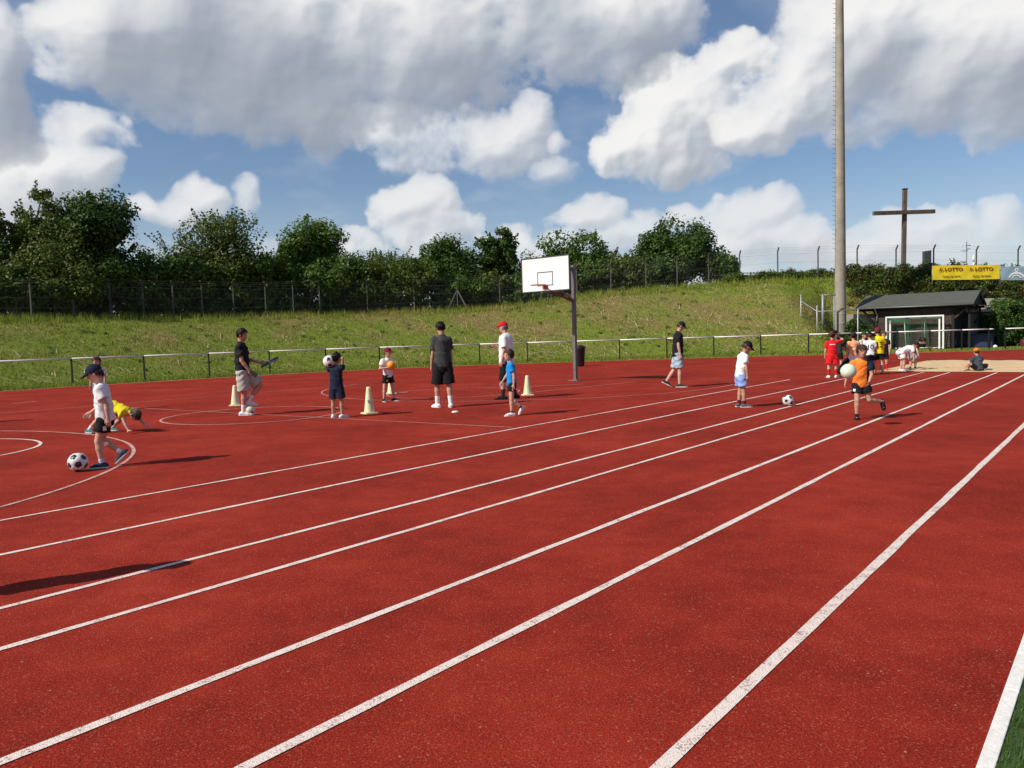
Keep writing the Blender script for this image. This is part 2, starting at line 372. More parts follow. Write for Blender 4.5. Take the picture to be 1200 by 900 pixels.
def grass_material(name, blade=False):
    m_ = bpy.data.materials.new(name); m_.use_nodes = True; k = NT(m_.node_tree); b = m_.node_tree.nodes['Principled BSDF']
    geo = k.new('ShaderNodeNewGeometry'); P = geo.outputs['Position']
    sep = k.new('ShaderNodeSeparateXYZ', i_0=P)
    n1 = k.noise(P, .35, 5, .6); n2 = k.noise(P, 2.2, 4, .6); n3 = k.noise(P, 17, 3, .6)
    dry = k.m('ADD', k.m('MULTIPLY', n1, .95), k.m('MULTIPLY', n2, .35))
    up = k.m('MULTIPLY', k.ss(sep.outputs[2], .5, 2.3), k.ss(sep.outputs[2], 4.6, 3.2))
    right = k.ss(sep.outputs[0], -16, 2)
    dry = k.m('ADD', dry, k.m('MULTIPLY', k.m('MULTIPLY', up, .20), k.m('MULTIPLY_ADD', right, .55, .45)))
    f = k.ss(dry, .66, .98)
    if blade:
        rnd = geo.outputs['Random Per Island']
        g1 = k.ramp(rnd, [(0, (.090, .140, .014, 1)), (.5, (.220, .275, .034, 1)), (1, (.38, .405, .065, 1))])
        g2 = k.ramp(rnd, [(0, (.23, .20, .055, 1)), (.6, (.38, .31, .095, 1)), (1, (.55, .45, .17, 1))])
        f = k.m('MULTIPLY', f, k.ss(rnd, .15, .6, .35, 1))
    else:
        g1 = k.ramp(n3, [(.3, (.080, .120, .013, 1)), (.55, (.180, .225, .030, 1)), (.8, (.27, .300, .050, 1))])
        g2 = k.ramp(n3, [(.3, (.14, .105, .038, 1)), (.6, (.26, .195, .075, 1)), (.85, (.36, .275, .11, 1))])
    col = k.mix(f, g1, g2)
    k.set(b.inputs['Base Color'], col); b.inputs['Roughness'].default_value = .8; b.inputs['Specular IOR Level'].default_value = .2
    if blade:
        tr = k.new('ShaderNodeBsdfTranslucent', i_0=col); mx = k.new('ShaderNodeMixShader', i_0=.3, i_1=b.outputs[0], i_2=tr.outputs[0])
        k.set(m_.node_tree.nodes['Material Output'].inputs[0], mx.outputs[0])
    else:
        bp = k.new('ShaderNodeBump', i_Height=k.noise(P, 30, 4, .7)); bp.inputs['Strength'].default_value = .8; bp.inputs['Distance'].default_value = .05
        k.set(b.inputs['Normal'], bp)
    return m_
M_GRASS = grass_material('meadow grass ground'); M_BLADE = grass_material('meadow grass blades', True)
M_TURF = pbr('infield turf', (.030, .064, .008), .85, 0, .3, 60)
M_TURFB = pbr('infield turf blades', (.052, .100, .012), .6, 0, .35, 9)
M_SAND = pbr('pit sand', (.62, .43, .235), .95, 0, .14, 3.0, .6, 40)
M_DIRT = pbr('dusty soil', (.50, .37, .23), .95, 0, .35, 6.0, .5, 50)
M_ASPH = pbr('asphalt', (.105, .095, .095), .9, 0, .25, 25, .4, 120)
M_CONC = pbr('weathered concrete', (.34, .30, .245), .9, 0, .16, 2.5, .35, 60)
M_KERBW = pbr('white kerb paint', (.80, .76, .70), .6, 0, .10, 30, .3, 90)

# ground sheet to the horizon
mb = MB(); mb.poly([(-3000, -3000, -.05), (3000, -3000, -.05), (3000, 4000, -.05), (-3000, 4000, -.05)])
struct(mb.build('ground', M_GRASS))
# red all-weather surface
edge = FC - FNRM * .55; sel = (edge[:, 0] > -44) & (edge[:, 0] < 24.2)
E_ = edge[sel]
pts = [(-44.5, -30, 0), (45, -30, 0), (45, 40.2, 0), (29.5, 40.2, 0), (27.0, 39.8, 0), (25.0, 39.4, 0)] + [(x, y, 0) for x, y in E_[::-1]]
mb = MB(); mb.poly(pts); trk = struct(mb.build('running_track', M_TRACK))
# soil rim where track meets grass
def ribbon(P, off, w, z, n=FNRM):
    a = P + n * off; b = P + n * (off + w); V = [(x, y, z) for x, y in a] + [(x, y, z) for x, y in b]; m = len(a)
    return V, [(i, i + 1, m + i + 1, m + i) for i in range(m - 1)]
V, F = ribbon(FC[sel], -.62, .20, .004, FNRM[sel]); mb = MB(); 
V = [(x, y + .05 * math.sin(3.1 * x), z) for x, y, z in V]; mb.add(V, F); struct(mb.build('soil_rim', M_DIRT))
# asphalt path leaving to the right behind the fence
mb = MB(); mb.poly([(24.6, 39.9, .006), (60, 41.5, .006), (60, 46, .006), (28.5, 44.6, .006), (25.6, 43.4, .006)]); struct(mb.build('asphalt_path', M_ASPH))
mb = MB(); mb.poly([(24.4, 38.9, .004), (31, 39.6, .004), (45, 40.4, .004), (45, 41.0, .004), (24.9, 39.9, .004)]); struct(mb.build('track_apron', M_TRACK))

# painted lines: a strip of 5 cm, slightly uneven edges
def strip(name, P, w, mat, z=.004, label=None):
    P = np.array([(p[0], p[1]) for p in P], float); T = np.gradient(P, axis=0); T /= np.linalg.norm(T, axis=1)[:, None]
    N = np.c_[-T[:, 1], T[:, 0]]; j = RNG.normal(0, .002, (len(P), 1)); j = (j + np.roll(j, 1, 0) + np.roll(j, 2, 0)) * .8; a = P + N * (w / 2 + j); b = P - N * (w / 2 + j[::-1])
    V = np.r_[np.c_[a, np.full(len(a), z)], np.c_[b, np.full(len(b), z)]]; m = len(a)
    F = np.array([(m + i, m + i + 1, i + 1, i) for i in range(m - 1)]); return struct(obj(name, mesh_np(name, V, F), mat), label)
def seg(a, b, n=60): a = np.array(a[:2], float); b = np.array(b[:2], float); t = np.linspace(0, 1, n)[:, None]; return a * (1 - t) + b * t
for c, s0, s1, w in ((-1.25, -6, 26.6, .06), (-2.43, -6, 26.6, .055), (-3.20, -6, 26.6, .055), (-4.42, -6, 26.6, .05), (-5.13, -6, 26.6, .05), (-6.48, -8, 25.2, .05), (-7.80, -8, 22.3, .05)):
    strip('lane_line', seg(lane(c, s0), lane(c, s1), 160), w, M_LINE)
def arc(cx, cy, r, a0, a1, n=90):
    t = np.radians(np.linspace(a0, a1, n)); return np.c_[cx + r * np.cos(t), cy + r * np.sin(t)]
strip('court_line', arc(-11.11, 8.32, 6.235, -60, 100), .05, M_LINE_MID, .006)
strip('court_line', arc(-9.07, 11.38, 1.72, -120, 110), .05, M_LINE, .006)
strip('court_line', arc(-5.46, 16.2, 1.82, 0, 360), .05, M_LINE_MID, .006)
strip('court_line', seg(gp(-60, 489.5), gp(435, 449.5)), .05, M_LINE_FAINT, .0055)
strip('court_line', seg(gp(147, 477.5), gp(600, 501.2)), .045, M_LINE_FAINT, .005)
c3 = (.55, 24.1)
strip('court_line', arc(c3[0], c3[1], 6.35, 158, 330), .05, M_LINE_FAINT, .0065)
strip('court_line', arc(-1.6, 20.95, 1.8, 0, 360), .05, M_LINE_FAINT, .007)
strip('court_line', seg(gp(455, 462.3), gp(478, 459.6), 12), .06, M_LINE, .0075)
strip('court_line', seg(gp(613, 453.8), gp(684, 450.4), 20), .05, M_LINE_MID, .0075)
strip('court_line', seg(gp(615, 461), gp(745, 447.6), 30), .05, M_LINE_FAINT, .0085)
strip('court_line', seg(gp(15, 473), gp(42, 470.6), 12), .05, M_LINE_MID, .006)

# infield: white edging stones and artificial turf beyond them
kerb = bpy.data.objects.new('edging_kerb', None); C.objects.link(kerb); struct(kerb)
for i in range(26):
    s0 = -2.0 + i * .80; mb = MB(); M = Matrix.Rotation(-LANE_A, 3, 'Z')
    mb.box((0, 0, -.018), (.052, .792, .06), M, .004); p = lane(-.372, s0 + .4)
    mb.build('kerb_stone', M_KERBW, kerb, (p.x, p.y, .0))
mb = MB(); mb.poly([lane(-.345, -8, .003), lane(40, -8, .003), lane(40, 26, .003), lane(-.345, 26, .003)]); struct(mb.build('infield_turf', M_TURF))
n = 26000; c = -.343 + RNG.random(n) ** 1.3 * 1.6; s = 1.6 + RNG.random(n) * 4.2
base = c[:, None] * LN + s[:, None] * LL; an = RNG.random(n) * 6.283; ln = .018 + .016 * RNG.random(n)
tip = base + np.c_[np.cos(an + 1), np.sin(an + 1)] * (.012 * RNG.random(n))[:, None]; hw = .0016
V = np.stack([np.c_[base + hw * np.c_[np.cos(an), np.sin(an)], np.full(n, .003)], np.c_[base - hw * np.c_[np.cos(an), np.sin(an)], np.full(n, .003)], np.c_[tip, .003 + ln]], 1).reshape(-1, 3)
o = obj('turf_fibres', mesh_np('turf_fibres', V, np.arange(3 * n).reshape(-1, 3)), M_TURFB); o['kind'] = 'stuff'; o['label'] = 'short green turf fibres beyond the white kerb'

# long-jump pit
def pit_sheet():
    nx, ny = 70, 50; V = []; 
    for j in range(ny):
        for i in range(nx):
            p = lane(-6.6 + 11.5 * i / (nx - 1), 26.75 + 7.9 * j / (ny - 1)); e = min(i, j, nx - 1 - i, ny - 1 - j) / 3.0
            V.append((p.x, p.y, .012 + (.022 + .02 * math.sin(p.x * 5) * math.cos(p.y * 4.3) + .015 * random.random()) * min(1, e)))
    return mesh_np('sand', V, [(j * nx + i, j * nx + i + 1, (j + 1) * nx + i + 1, (j + 1) * nx + i) for j in range(ny - 1) for i in range(nx - 1)], True)
struct(obj('sand_pit', pit_sheet(), M_SAND))
mb = MB(); mb.bar(lane(-6.7, 34.75, .02), lane(5, 34.75, .02), .08, .05); struct(mb.build('pit_edge_board', pbr('dark rubber edging', (.05, .02, .018), .8)))

# grass bank
ds = np.r_[0, .15, .3, np.linspace(.5, 12, 47), 13, 15, 18, 25, 60, 160, 400]; ii = np.arange(0, len(FC), 1.0)
P = np.concatenate([terr(ii, np.full(len(ii), d)) for d in ds]); m = len(ii)
P[:m, 2] = -.01
V0 = P[:m].copy(); V0[:, :2] -= FNRM * .62; V0[:, 2] = -.012
P = np.r_[V0, P]; nd = len(ds) + 1
F = [(j * m + i, j * m + i + 1, (j + 1) * m + i + 1, (j + 1) * m + i) for j in range(nd - 1) for i in range(m - 1)]
struct(obj('grass_bank', mesh_np('grass_bank', P, F, True), M_GRASS))
# tufts of uncut grass on the bank
ix0 = int(np.argmin(np.hypot(FC[:, 0] + 26, FC[:, 1] - 21.6))); ix1 = int(np.argmin(np.hypot(FC[:, 0] - 31, FC[:, 1] - 41.4)))
def blades(name, n, dlo, dhi, hmin, hmax, w, per, spread, i0=ix0, i1=ix1, power=1.0, lean=.5):
    i = i0 + RNG.random(n) * (i1 - i0); d = dlo + (dhi - dlo) * RNG.random(n) ** power
    T = terr(i, d); keep = ~((T[:, 0] > 19.5) & (d < 8.4) & (d > 1.2)); T = T[keep]; n = len(T); T = np.repeat(T, per, 0); N = n * per
    T[:, :2] += RNG.normal(0, spread, (N, 2)); hh = hmin + (hmax - hmin) * RNG.random(N) ** 1.5; an = RNG.random(N) * 6.283
    la = RNG.random(N) * 6.283; le = lean * hh * RNG.random(N); ww = w * (.6 + .8 * RNG.random(N))
    B = np.c_[np.cos(an) * ww, np.sin(an) * ww, np.zeros(N)]; Z = np.c_[np.cos(la) * le, np.sin(la) * le, hh]; T[:, 2] -= .02
    V = np.stack([T - B, T + B, T + Z], 1).reshape(-1, 3)
    o = obj(name, mesh_np(name, V, np.arange(3 * N).reshape(-1, 3)), M_BLADE); o['kind'] = 'stuff'; return o
blades('grass', 62000, -.35, 12.0, .04, .17, .016, 4, .10)['label'] = 'rough green and straw coloured grass on the bank'
blades('long_grass', 5200, 9.8, 12.6, .18, .55, .014, 5, .12)['label'] = 'long dry grass along the top of the bank'
blades('verge_grass', 9000, -.45, .9, .08, .22, .014, 4, .05)['label'] = 'strip of fresh grass at the foot of the barrier'
# mown straw lying down the slope
n = 15000; i = ix0 + RNG.random(n) * (ix1 - ix0); d = .8 + 10 * RNG.random(n); T = terr(i, d); x = T[:, 0]
keep = (RNG.random(n) < np.interp(x, [-26, -12, 0, 17, 18], [.15, .55, 1, 1, 0])) & (vnoise(x * .8, T[:, 1] * .8, 5) > -.05); T = T[keep]; i = i[keep]; d = d[keep]; n = len(T)
ln = .2 + .8 * RNG.random(n) ** 2; sk = RNG.normal(-.9, .5, n); T2 = terr(i + sk * ln / .24 * .55, d + ln * .8)
T[:, 2] += .05; T2[:, 2] += .06 + .05 * RNG.random(n); dv = T2 - T; sd_ = np.cross(dv, (0, 0, 1)); sd_ /= np.linalg.norm(sd_, axis=1)[:, None] + 1e-9; sd_ *= (.010 + .016 * RNG.random(n))[:, None]
V = np.stack([T - sd_, T + sd_, T2 + sd_ * .3, T2 - sd_ * .3], 1).reshape(-1, 3)
o = obj('mown_straw', mesh_np('mown_straw', V, np.arange(4 * n).reshape(-1, 4)), pbr('straw', (.50, .40, .18), .8, 0, .25, 3)); o['kind'] = 'stuff'; o['label'] = 'pale dry stalks lying on the slope'

# ================================================================== BARRIER
M_BLACK = pbr('black post paint', (.012, .012, .013), .45, 0, .2, 12); M_WHITEP = pbr('white rail paint', (.78, .77, .72), .45, 0, .08, 5)
def fence_pt(u, lo=0, hi=len(FC)):
    """where the sight line over image column u meets the fence line"""
    best = None
    for i in range(lo, hi - 1):
        a, b = FC[i], FC[i + 1]
        def col(p):
            x, y, z = p[0], p[1], .5 - CAM_H; cp, sp = math.cos(CAM_PITCH), math.sin(CAM_PITCH); fw = y * cp - z * sp; up = y * sp + z * cp
            return 600 + CAM_F * (x / fw * math.cos(CAM_ROLL) - up / fw * math.sin(CAM_ROLL)) if fw > .1 else -9999
        ca, cb = col(a), col(b)
        if ca <= u < cb: f = (u - ca) / (cb - ca); return a * (1 - f) + b * f
    return None
def barrier(posts, label, ends=(0, 0)):
    P = [Vector((p[0], p[1], 0)) for p in posts]
    t = thing('barrier_fence', label, 'fence', P[0])
    t_mesh = None; rm = MB()
    for p in P:
        if t_mesh is None:
            b = MB(); b.box((0, 0, .53), (.06, .06, 1.12), None, .006); b.box((0, 0, 1.10), (.075, .075, .03), None, .005); b.box((0, 0, .012), (.14, .14, .02)); t_mesh = b.mesh('post')
        obj('post', t_mesh, M_BLACK, t, p - P[0])
    for a, b in zip(P[:-1], P[1:]):
        r = MB(); d = (b - a).normalized(); r.tube([a - P[0] + d * .03 + Vector((0, 0, 1.115)), b - P[0] - d * .03 + Vector((0, 0, 1.115))], .034, 10); r.build('rail', M_WHITEP, t)
    for k_, (a, b) in enumerate(((P[1], P[0]), (P[-2], P[-1]))):
        if ends[k_]:
            d = (b - a).normalized(); r = MB(); r.tube([b - P[0] + d * .03 + Vector((0, 0, 1.115)), b - P[0] + d * ends[k_] + Vector((0, 0, 1.115))], .034, 10); r.build('rail', M_WHITEP, t)
    return t
us = [-95, -5, 84.5, 169, 245, 316, 382, 445, 505, 562, 618, 672, 726, 781.5, 836.5, 891.5, 947.6, 1002, 1052, 1090, 1127, 1159]
barrier([fence_pt(u) for u in us], 'long white rail barrier on black posts between track and grass bank', (0, .25))
p0 = gp(1177.7, 410.2); p0.y = min(p0.y, 41.5)
q0 = at(1177.7, 408, 40.9); barrier([(q0.x, q0.y), (q0.x + 2.6, q0.y + .25), (q0.x + 5.2, q0.y + .5)], 'short white rail barrier at the right edge beyond the gap')

# ================================================================== TREES AND SHRUBS ON THE BANK
def leaf_material(name, cols, trans=.35):
    m_ = bpy.data.materials.new(name); m_.use_nodes = True; k = NT(m_.node_tree); b = m_.node_tree.nodes['Principled BSDF']
    geo = k.new('ShaderNodeNewGeometry'); P = geo.outputs['Position']
    f = k.m('ADD', k.m('MULTIPLY', geo.outputs['Random Per Island'], .6), k.m('MULTIPLY', k.noise(P, 1.1, 3, .6), .5))
    col = k.ramp(f, [(.2, cols[0] + (1,)), (.55, cols[1] + (1,)), (.9, cols[2] + (1,))])
    k.set(b.inputs['Base Color'], col); b.inputs['Roughness'].default_value = .55; b.inputs['Specular IOR Level'].default_value = .35
    tr = k.new('ShaderNodeBsdfTranslucent', i_0=col); mx = k.new('ShaderNodeMixShader', i_0=trans, i_1=b.outputs[0], i_2=tr.outputs[0])
    k.set(m_.node_tree.nodes['Material Output'].inputs[0], mx.outputs[0]); return m_
M_LEAF = {'dark': leaf_material('dark leaves', [(.024, .056, .009), (.054, .106, .016), (.098, .160, .026)]),
          'mid': leaf_material('mid green leaves', [(.038, .080, .010), (.082, .150, .020), (.140, .215, .034)]),
          'light': leaf_material('fresh green leaves', [(.050, .105, .014), (.100, .180, .024), (.150, .240, .040)]),
          'olive': leaf_material('olive leaves', [(.050, .080, .012), (.108, .150, .024), (.175, .220, .040)]),
          'rust': leaf_material('rusty hedge leaves', [(.055, .040, .016), (.100, .066, .026), (.085, .100, .028)]),
          'ivy': leaf_material('bright ivy leaves', [(.030, .070, .012), (.060, .125, .022), (.100, .175, .036)])}
M_BARK = pbr('bark', (.085, .066, .048), .95, 0, .3, 8, .6, 30)
def leaf_quads(centres, radii, per, size, flat=.75):
    """leaves on and inside little balls; returns V, F"""
    n = len(centres); N = n * per; c = np.repeat(centres, per, 0); r = np.repeat(radii, per)
    d = RNG.normal(0, 1, (N, 3)); d /= np.linalg.norm(d, axis=1)[:, None]
    p = c + d * (r * (.35 + .75 * RNG.random(N) ** .6))[:, None] * np.array([1, 1, flat])
    nr = d * .8 + RNG.normal(0, .5, (N, 3)) + np.array([0, 0, .5]); nr /= np.linalg.norm(nr, axis=1)[:, None]
    a = np.cross(nr, RNG.normal(0, 1, (N, 3))); a /= np.linalg.norm(a, axis=1)[:, None] + 1e-9; b = np.cross(nr, a)
    s = size * (.55 + .8 * RNG.random(N)); a *= s[:, None] * .5; b *= (s * .32)[:, None]
    V = np.stack([p - a, p + b - a * .1, p + a, p - b - a * .1], 1).reshape(-1, 3)
    return V, np.arange(4 * N).reshape(-1, 4)
def plant(name, label, cat, group, u, Y, vtop, wpx, tone, ncl=90, per=70, leaf=.2, base_frac=.25, spiky=0.0, squash=.85, depth=.8, zb=None, ub=None, lobes=7, stems=4):
    x = at(u if ub is None else ub, 330, Y).x; z0 = bank_z(x, Y) if zb is None else zb
    top = at(u, vtop, Y); H = top.z - z0; W = wpx / CAM_F * Y; xo = top.x - x
    t = thing(name, label, cat, (x, Y, z0 - .05), 0, group)
    # lobes give the crown its uneven outline
    zc0, zc1 = H * base_frac, H; hz = (zc1 - zc0) / 2; mid = np.array([xo * .6, 0, zc0 + hz])
    ln = RNG.normal(0, 1, (lobes, 3)); ln /= np.linalg.norm(ln, axis=1)[:, None]; ln[0] = (0, 0, 1)
    lobe_c = mid + ln * np.array([W * .27, W * depth * .27, hz * .48]) * (.75 + .5 * RNG.random((lobes, 1))); lobe_c[0] = mid + np.array([xo * .4, 0, hz * .52])
    lobe_r = .42 + .2 * RNG.random(lobes)
    li = RNG.integers(0, lobes, ncl); dv = RNG.normal(0, 1, (ncl, 3)); dv /= np.linalg.norm(dv, axis=1)[:, None]
    cen = lobe_c[li] + dv * (RNG.random((ncl, 1)) ** .45) * np.c_[lobe_r[li] * W * .55, lobe_r[li] * W * .55 * depth, lobe_r[li] * hz * .95]
    cen[:, 2] = np.clip(cen[:, 2], zc0 * .8, zc1 * .985 - .06 * H); rad = (.06 + .06 * RNG.random(ncl)) * min(W, H * 1.3) + .1
    Vs, Fs = [], []; V, F = leaf_quads(cen, rad, per, leaf, squash); Vs.append(V); Fs.append(F)
    # shoots that reach past the outline
    ns = int(14 + 46 * spiky); si = RNG.integers(0, ncl, ns); bm_ = MB(); tw_ = MB()
    for j in si:
        o_ = cen[j]; dr = (o_ - mid) / np.array([W, W, hz * 2]); dr = dr / (np.linalg.norm(dr) + 1e-6) * .55 + np.array([0, 0, .75 if spiky > .3 else .45]) + RNG.normal(0, .22, 3); dr /= np.linalg.norm(dr)
        L = (.5 + .8 * random.random()) * (.5 + spiky) * (.10 * H + .35)
        q = np.array([o_ + dr * L * f_ for f_ in np.linspace(.15, 1, 7)])
        if q[-1, 2] > H * 1.03: q[:, 2] -= q[-1, 2] - H * (.97 + .06 * random.random())
        V, F = leaf_quads(q, np.linspace(.16, .05, 7) * (1.2 if leaf > .15 else .8), 7, leaf * .85); Vs.append(V); Fs.append(F)
        if spiky > .3: tw_.tube([q[0], q[3], q[-1]], [.018, .012, .006], 4, False)
    off = 0; FF = []
    for V, F in zip(Vs, Fs): FF.append(F + off); off += len(V)
    cr = obj('crown', mesh_np('crown', np.concatenate(Vs), np.concatenate(FF)), M_LEAF[tone], t)
    # trunk with limbs that end inside the crown
    r0 = .035 * H ** .9 + .02; tk = bm_
    if stems == 1:
        p = [(0, 0, -.1), (xo * .1 + .03, .02, H * .22), (xo * .3 - .04, 0, H * .48), (xo * .6, 0, H * .72)]; tk.tube(p, [r0 * 1.25, r0, r0 * .7, r0 * .25], 8)
        roots = [Vector(p[1]), Vector(p[2])]
    else:
        roots = []
        for j in range(stems):
            a_ = 6.283 * j / stems + random.random(); e = Vector((W * .16 * math.cos(a_), W * .16 * depth * math.sin(a_), H * .35))
            tk.tube([(e.x * .25, e.y * .25, -.1), (e.x * .6, e.y * .6, H * .16), e], [r0 * .55, r0 * .45, r0 * .32], 6); roots.append(e)
    for j in RNG.choice(ncl, min(ncl, 16), False):
        c_ = Vector(cen[j]); rt = min(roots, key=lambda q_: (q_ - c_).length); md = rt.lerp(c_, .5) + Vector((0, 0, .06 * H)) + Vector(RNG.normal(0, .05, 3))
        tk.tube([rt, md, c_], [r0 * .38, r0 * .24, r0 * .08], 5, False)
    tk.build('trunk', M_BARK, t)
    if tw_.v: tw_.build('twigs', M_BARK, t)['kind'] = 'stuff'
    return t
FYU = [-170, -5, 71, 144, 214, 282, 354, 425, 488, 547, 603, 657, 754, 859]; FYY = [34.9, 39.1, 41.2, 43.4, 45.5, 47.6, 49.6, 51.1, 52.2, 53.0, 53.4, 53.7, 53.7, 53.4]      # depth of the net fence by sight line
TG = 'trees along the top of the bank'; BG = 'shrubs along the top of the bank'
#      label, u, Y, vtop, wpx, tone, clusters, per, leaf, base, spiky, stems
TREES = [('tall pale tree cut off by the left edge of the picture', -14, 47, 238, 62, 'mid', 60, 90, .2, .3, .3, 1),
         ('slim feathery tree left of the big dark round tree', 42, 47, 212, 62, 'olive', 80, 95, .17, .3, .45, 1),
         ('big dark broad tree, tallest at the left', 108, 46, 224, 108, 'dark', 170, 110, .2, .22, .1, 1),
         ('olive green bushy tree in front of the big dark tree', 75, 43.5, 268, 120, 'olive', 130, 95, .16, .1, .3, 1),
         ('feathery tree with upright shoots, near the third net-fence post', 262, 49, 250, 108, 'olive', 120, 85, .17, .15, .9, 1),
         ('bright green round-topped tree left of the ball-holding child', 358, 51, 254, 80, 'light', 110, 100, .21, .3, .15, 1),
         ('low loose tree with arching bare twigs between two taller trees', 436, 52, 292, 112, 'olive', 110, 75, .16, .1, .95, 1),
         ('dark pointed tree above the teenager in grey', 524, 53.5, 276, 82, 'dark', 120, 100, .2, .15, .2, 1),
         ('slender dark tree standing alone left of the backboard', 588, 55, 263, 44, 'dark', 75, 95, .2, .15, .25, 1),
         ('loose green tree behind the backboard', 668, 56.5, 272, 105, 'mid', 120, 85, .2, .15, .5, 1),
         ('large dense round tree at the right end of the row', 797, 57.5, 254, 106, 'dark', 200, 115, .2, .08, .2, 1)]
for (lb, u, Y, vt, w, tone, ncl, per, lf, bf, sp, st) in TREES:
    Y = float(np.interp(u, FYU, FYY)) + 3.4 - (1.0 if 'in front' in lb else 0)
    plant('broadleaf_tree', lb, 'tree', TG, u, Y, vt, w * (1.0 if 'round tree at' in lb else 1.22), tone, int(ncl * 1.3), int(per * 1.15), lf * 1.05, bf * .5, sp, stems=st, lobes=14 if 'round tree at' in lb else 8)
BUSH = [('dark shrub at the left edge under the tall trees', 8, 42.2, 318, 90, 'dark', 70, 85), ('olive shrub below the big dark tree', 78, 42.6, 322, 80, 'olive', 60, 80), ('dark shrub right of the big dark tree foot', 128, 43.5, 312, 70, 'dark', 60, 80),
        ('pale young shrub in the dip right of the big dark tree', 172, 45.2, 299, 62, 'light', 60, 70), ('green shrub left of the feathery tree', 205, 46.4, 305, 56, 'mid', 55, 80), ('dark shrub below the feathery tree', 245, 46.8, 315, 74, 'dark', 60, 80),
        ('green shrub right of the feathery tree', 298, 48.2, 300, 60, 'mid', 65, 80), ('dark shrub below the bright green tree', 352, 49.6, 318, 84, 'dark', 70, 80), ('dark shrub right of the bright green tree', 402, 50.6, 306, 66, 'mid', 65, 80),
        ('dark low shrub below the twiggy tree', 445, 51.3, 322, 80, 'dark', 65, 80), ('green shrub between twiggy tree and dark pointed tree', 482, 52.2, 312, 56, 'olive', 55, 80), ('dark shrub below the dark pointed tree', 530, 52.6, 328, 80, 'dark', 60, 80),
        ('pale low shrub left of the slender tree', 566, 53.3, 327, 46, 'olive', 45, 70), ('low shrub under the slender tree', 603, 54, 330, 60, 'mid', 45, 75), ('dark shrub behind the backboard foot', 645, 54.6, 316, 70, 'dark', 60, 80),
        ('dark shrub right of the backboard', 694, 55, 312, 60, 'dark', 60, 80), ('olive shrub between backboard and round tree', 728, 55.2, 306, 62, 'olive', 60, 80), ('low dark shrub at the left foot of the round tree', 762, 55.6, 312, 60, 'dark', 50, 80),
        ('low dark shrub at the right foot of the round tree', 842, 55.6, 305, 44, 'dark', 45, 80),
        ('dark thicket shrub behind the left-edge trees', 30, 46.5, 300, 110, 'dark', 90, 80), ('dark thicket shrub behind the pale young shrub', 160, 48.5, 306, 100, 'dark', 80, 80), ('dark thicket shrub behind the feathery tree', 232, 50, 302, 100, 'dark', 80, 80), ('dark thicket shrub left behind the bright green tree', 310, 51.5, 304, 100, 'dark', 80, 80),
        ('dark thicket shrub right behind the bright green tree', 380, 53, 300, 100, 'dark', 80, 80), ('dark thicket shrub behind the twiggy tree', 455, 54.2, 306, 110, 'dark', 80, 80), ('dark thicket shrub behind the dark pointed tree', 520, 55.5, 312, 100, 'dark', 80, 80), ('dark thicket shrub behind the slender tree', 590, 57, 322, 90, 'dark', 70, 80), ('dark thicket shrub far behind the backboard', 665, 58, 306, 110, 'dark', 80, 80), ('dark thicket shrub left behind the round tree', 735, 58.5, 308, 90, 'mid', 70, 80)]
for (lb, u, Y, vt, w, tone, ncl, per) in BUSH:
    Y = float(np.interp(u, FYU, FYY)) + (5.2 if 'thicket' in lb else 1.7); tone = {'dark': 'mid'}.get(tone, tone) if int(u) % 3 else tone
    plant('shrub', lb, 'shrub', BG, u, Y, vt - 9, w * 1.3, tone, int(ncl * 1.6), per, .19, .0, .25, depth=.6, stems=4)

# weeds scattered over the bank
n = 420; T = terr(ix0 + RNG.random(n) * (ix1 - ix0), .6 + 10.6 * RNG.random(n)); T = T[(T[:, 0] < 19) & (vnoise(T[:, 0] * .5, T[:, 1] * .5, 8) > -.1)]
V, F = leaf_quads(T + np.array([0, 0, .05]), .10 + .22 * RNG.random(len(T)) ** 2, 26, .11, .55); o = obj('weeds', mesh_np('weeds', V, F), M_LEAF['mid']); o['kind'] = 'stuff'; o['label'] = 'darker leafy weeds scattered over the grass bank'
# ground-cover hedge along the right-hand part of the bank
def hedge(label, u0, u1, Y0, Y1, v0, hgt, tones, n, per, leaf, thick, name='hedge', zoff=None):
    a = at(u0, v0, Y0); b = at(u1, v0, Y1); t = thing(name, label, 'hedge', ((a.x + b.x) / 2, (Y0 + Y1) / 2, 0), 0, None); o_ = np.array(t.location)
    f = RNG.random(n)[:, None]; c = np.array(a) * (1 - f) + np.array(b) * f; c[:, 1] += RNG.uniform(-thick, thick, n); c[:, 0] += RNG.normal(0, .1, n)
    zs = np.array([bank_z(x, y) for x, y, _ in c]) if zoff is None else np.full(n, zoff); c[:, 2] = zs + RNG.random(n) * hgt * (.75 + .35 * np.sin(c[:, 0] * 1.7) ** 2)
    for tone, part in tones:
        m_ = np.arange(n) % len(tones) == part; 
        V, F = leaf_quads(c[m_] - o_, np.full(m_.sum(), .26) * (.7 + .6 * RNG.random(m_.sum())), per, leaf); obj('foliage', mesh_np('foliage', V, F), M_LEAF[tone], t)
    mb = MB()
    for j in range(40):
        q = c[RNG.integers(0, n)] - o_; zb = (bank_z(q[0] + o_[0], q[1] + o_[1]) if zoff is None else zoff); mb.tube([(q[0], q[1], zb - .1), (q[0] + .1, q[1], zb * .4 + q[2] * .6 + .05), tuple(q)], [.02, .015, .006], 4, False)
    mb.build('stems', M_BARK, t)['kind'] = 'stuff'; return t
hedge('low dark creeper hedge along the ridge left of the floodlight mast', 850, 975, 53.6, 53.0, 326, .62, [('dark', 0), ('olive', 1)], 420, 34, .13, .5)
hedge('rust and green hedge on the bank behind the hut', 985, 1215, 52.3, 51.5, 335, .85, [('olive', 0), ('rust', 1), ('dark', 2)], 1500, 30, .14, 1.5)
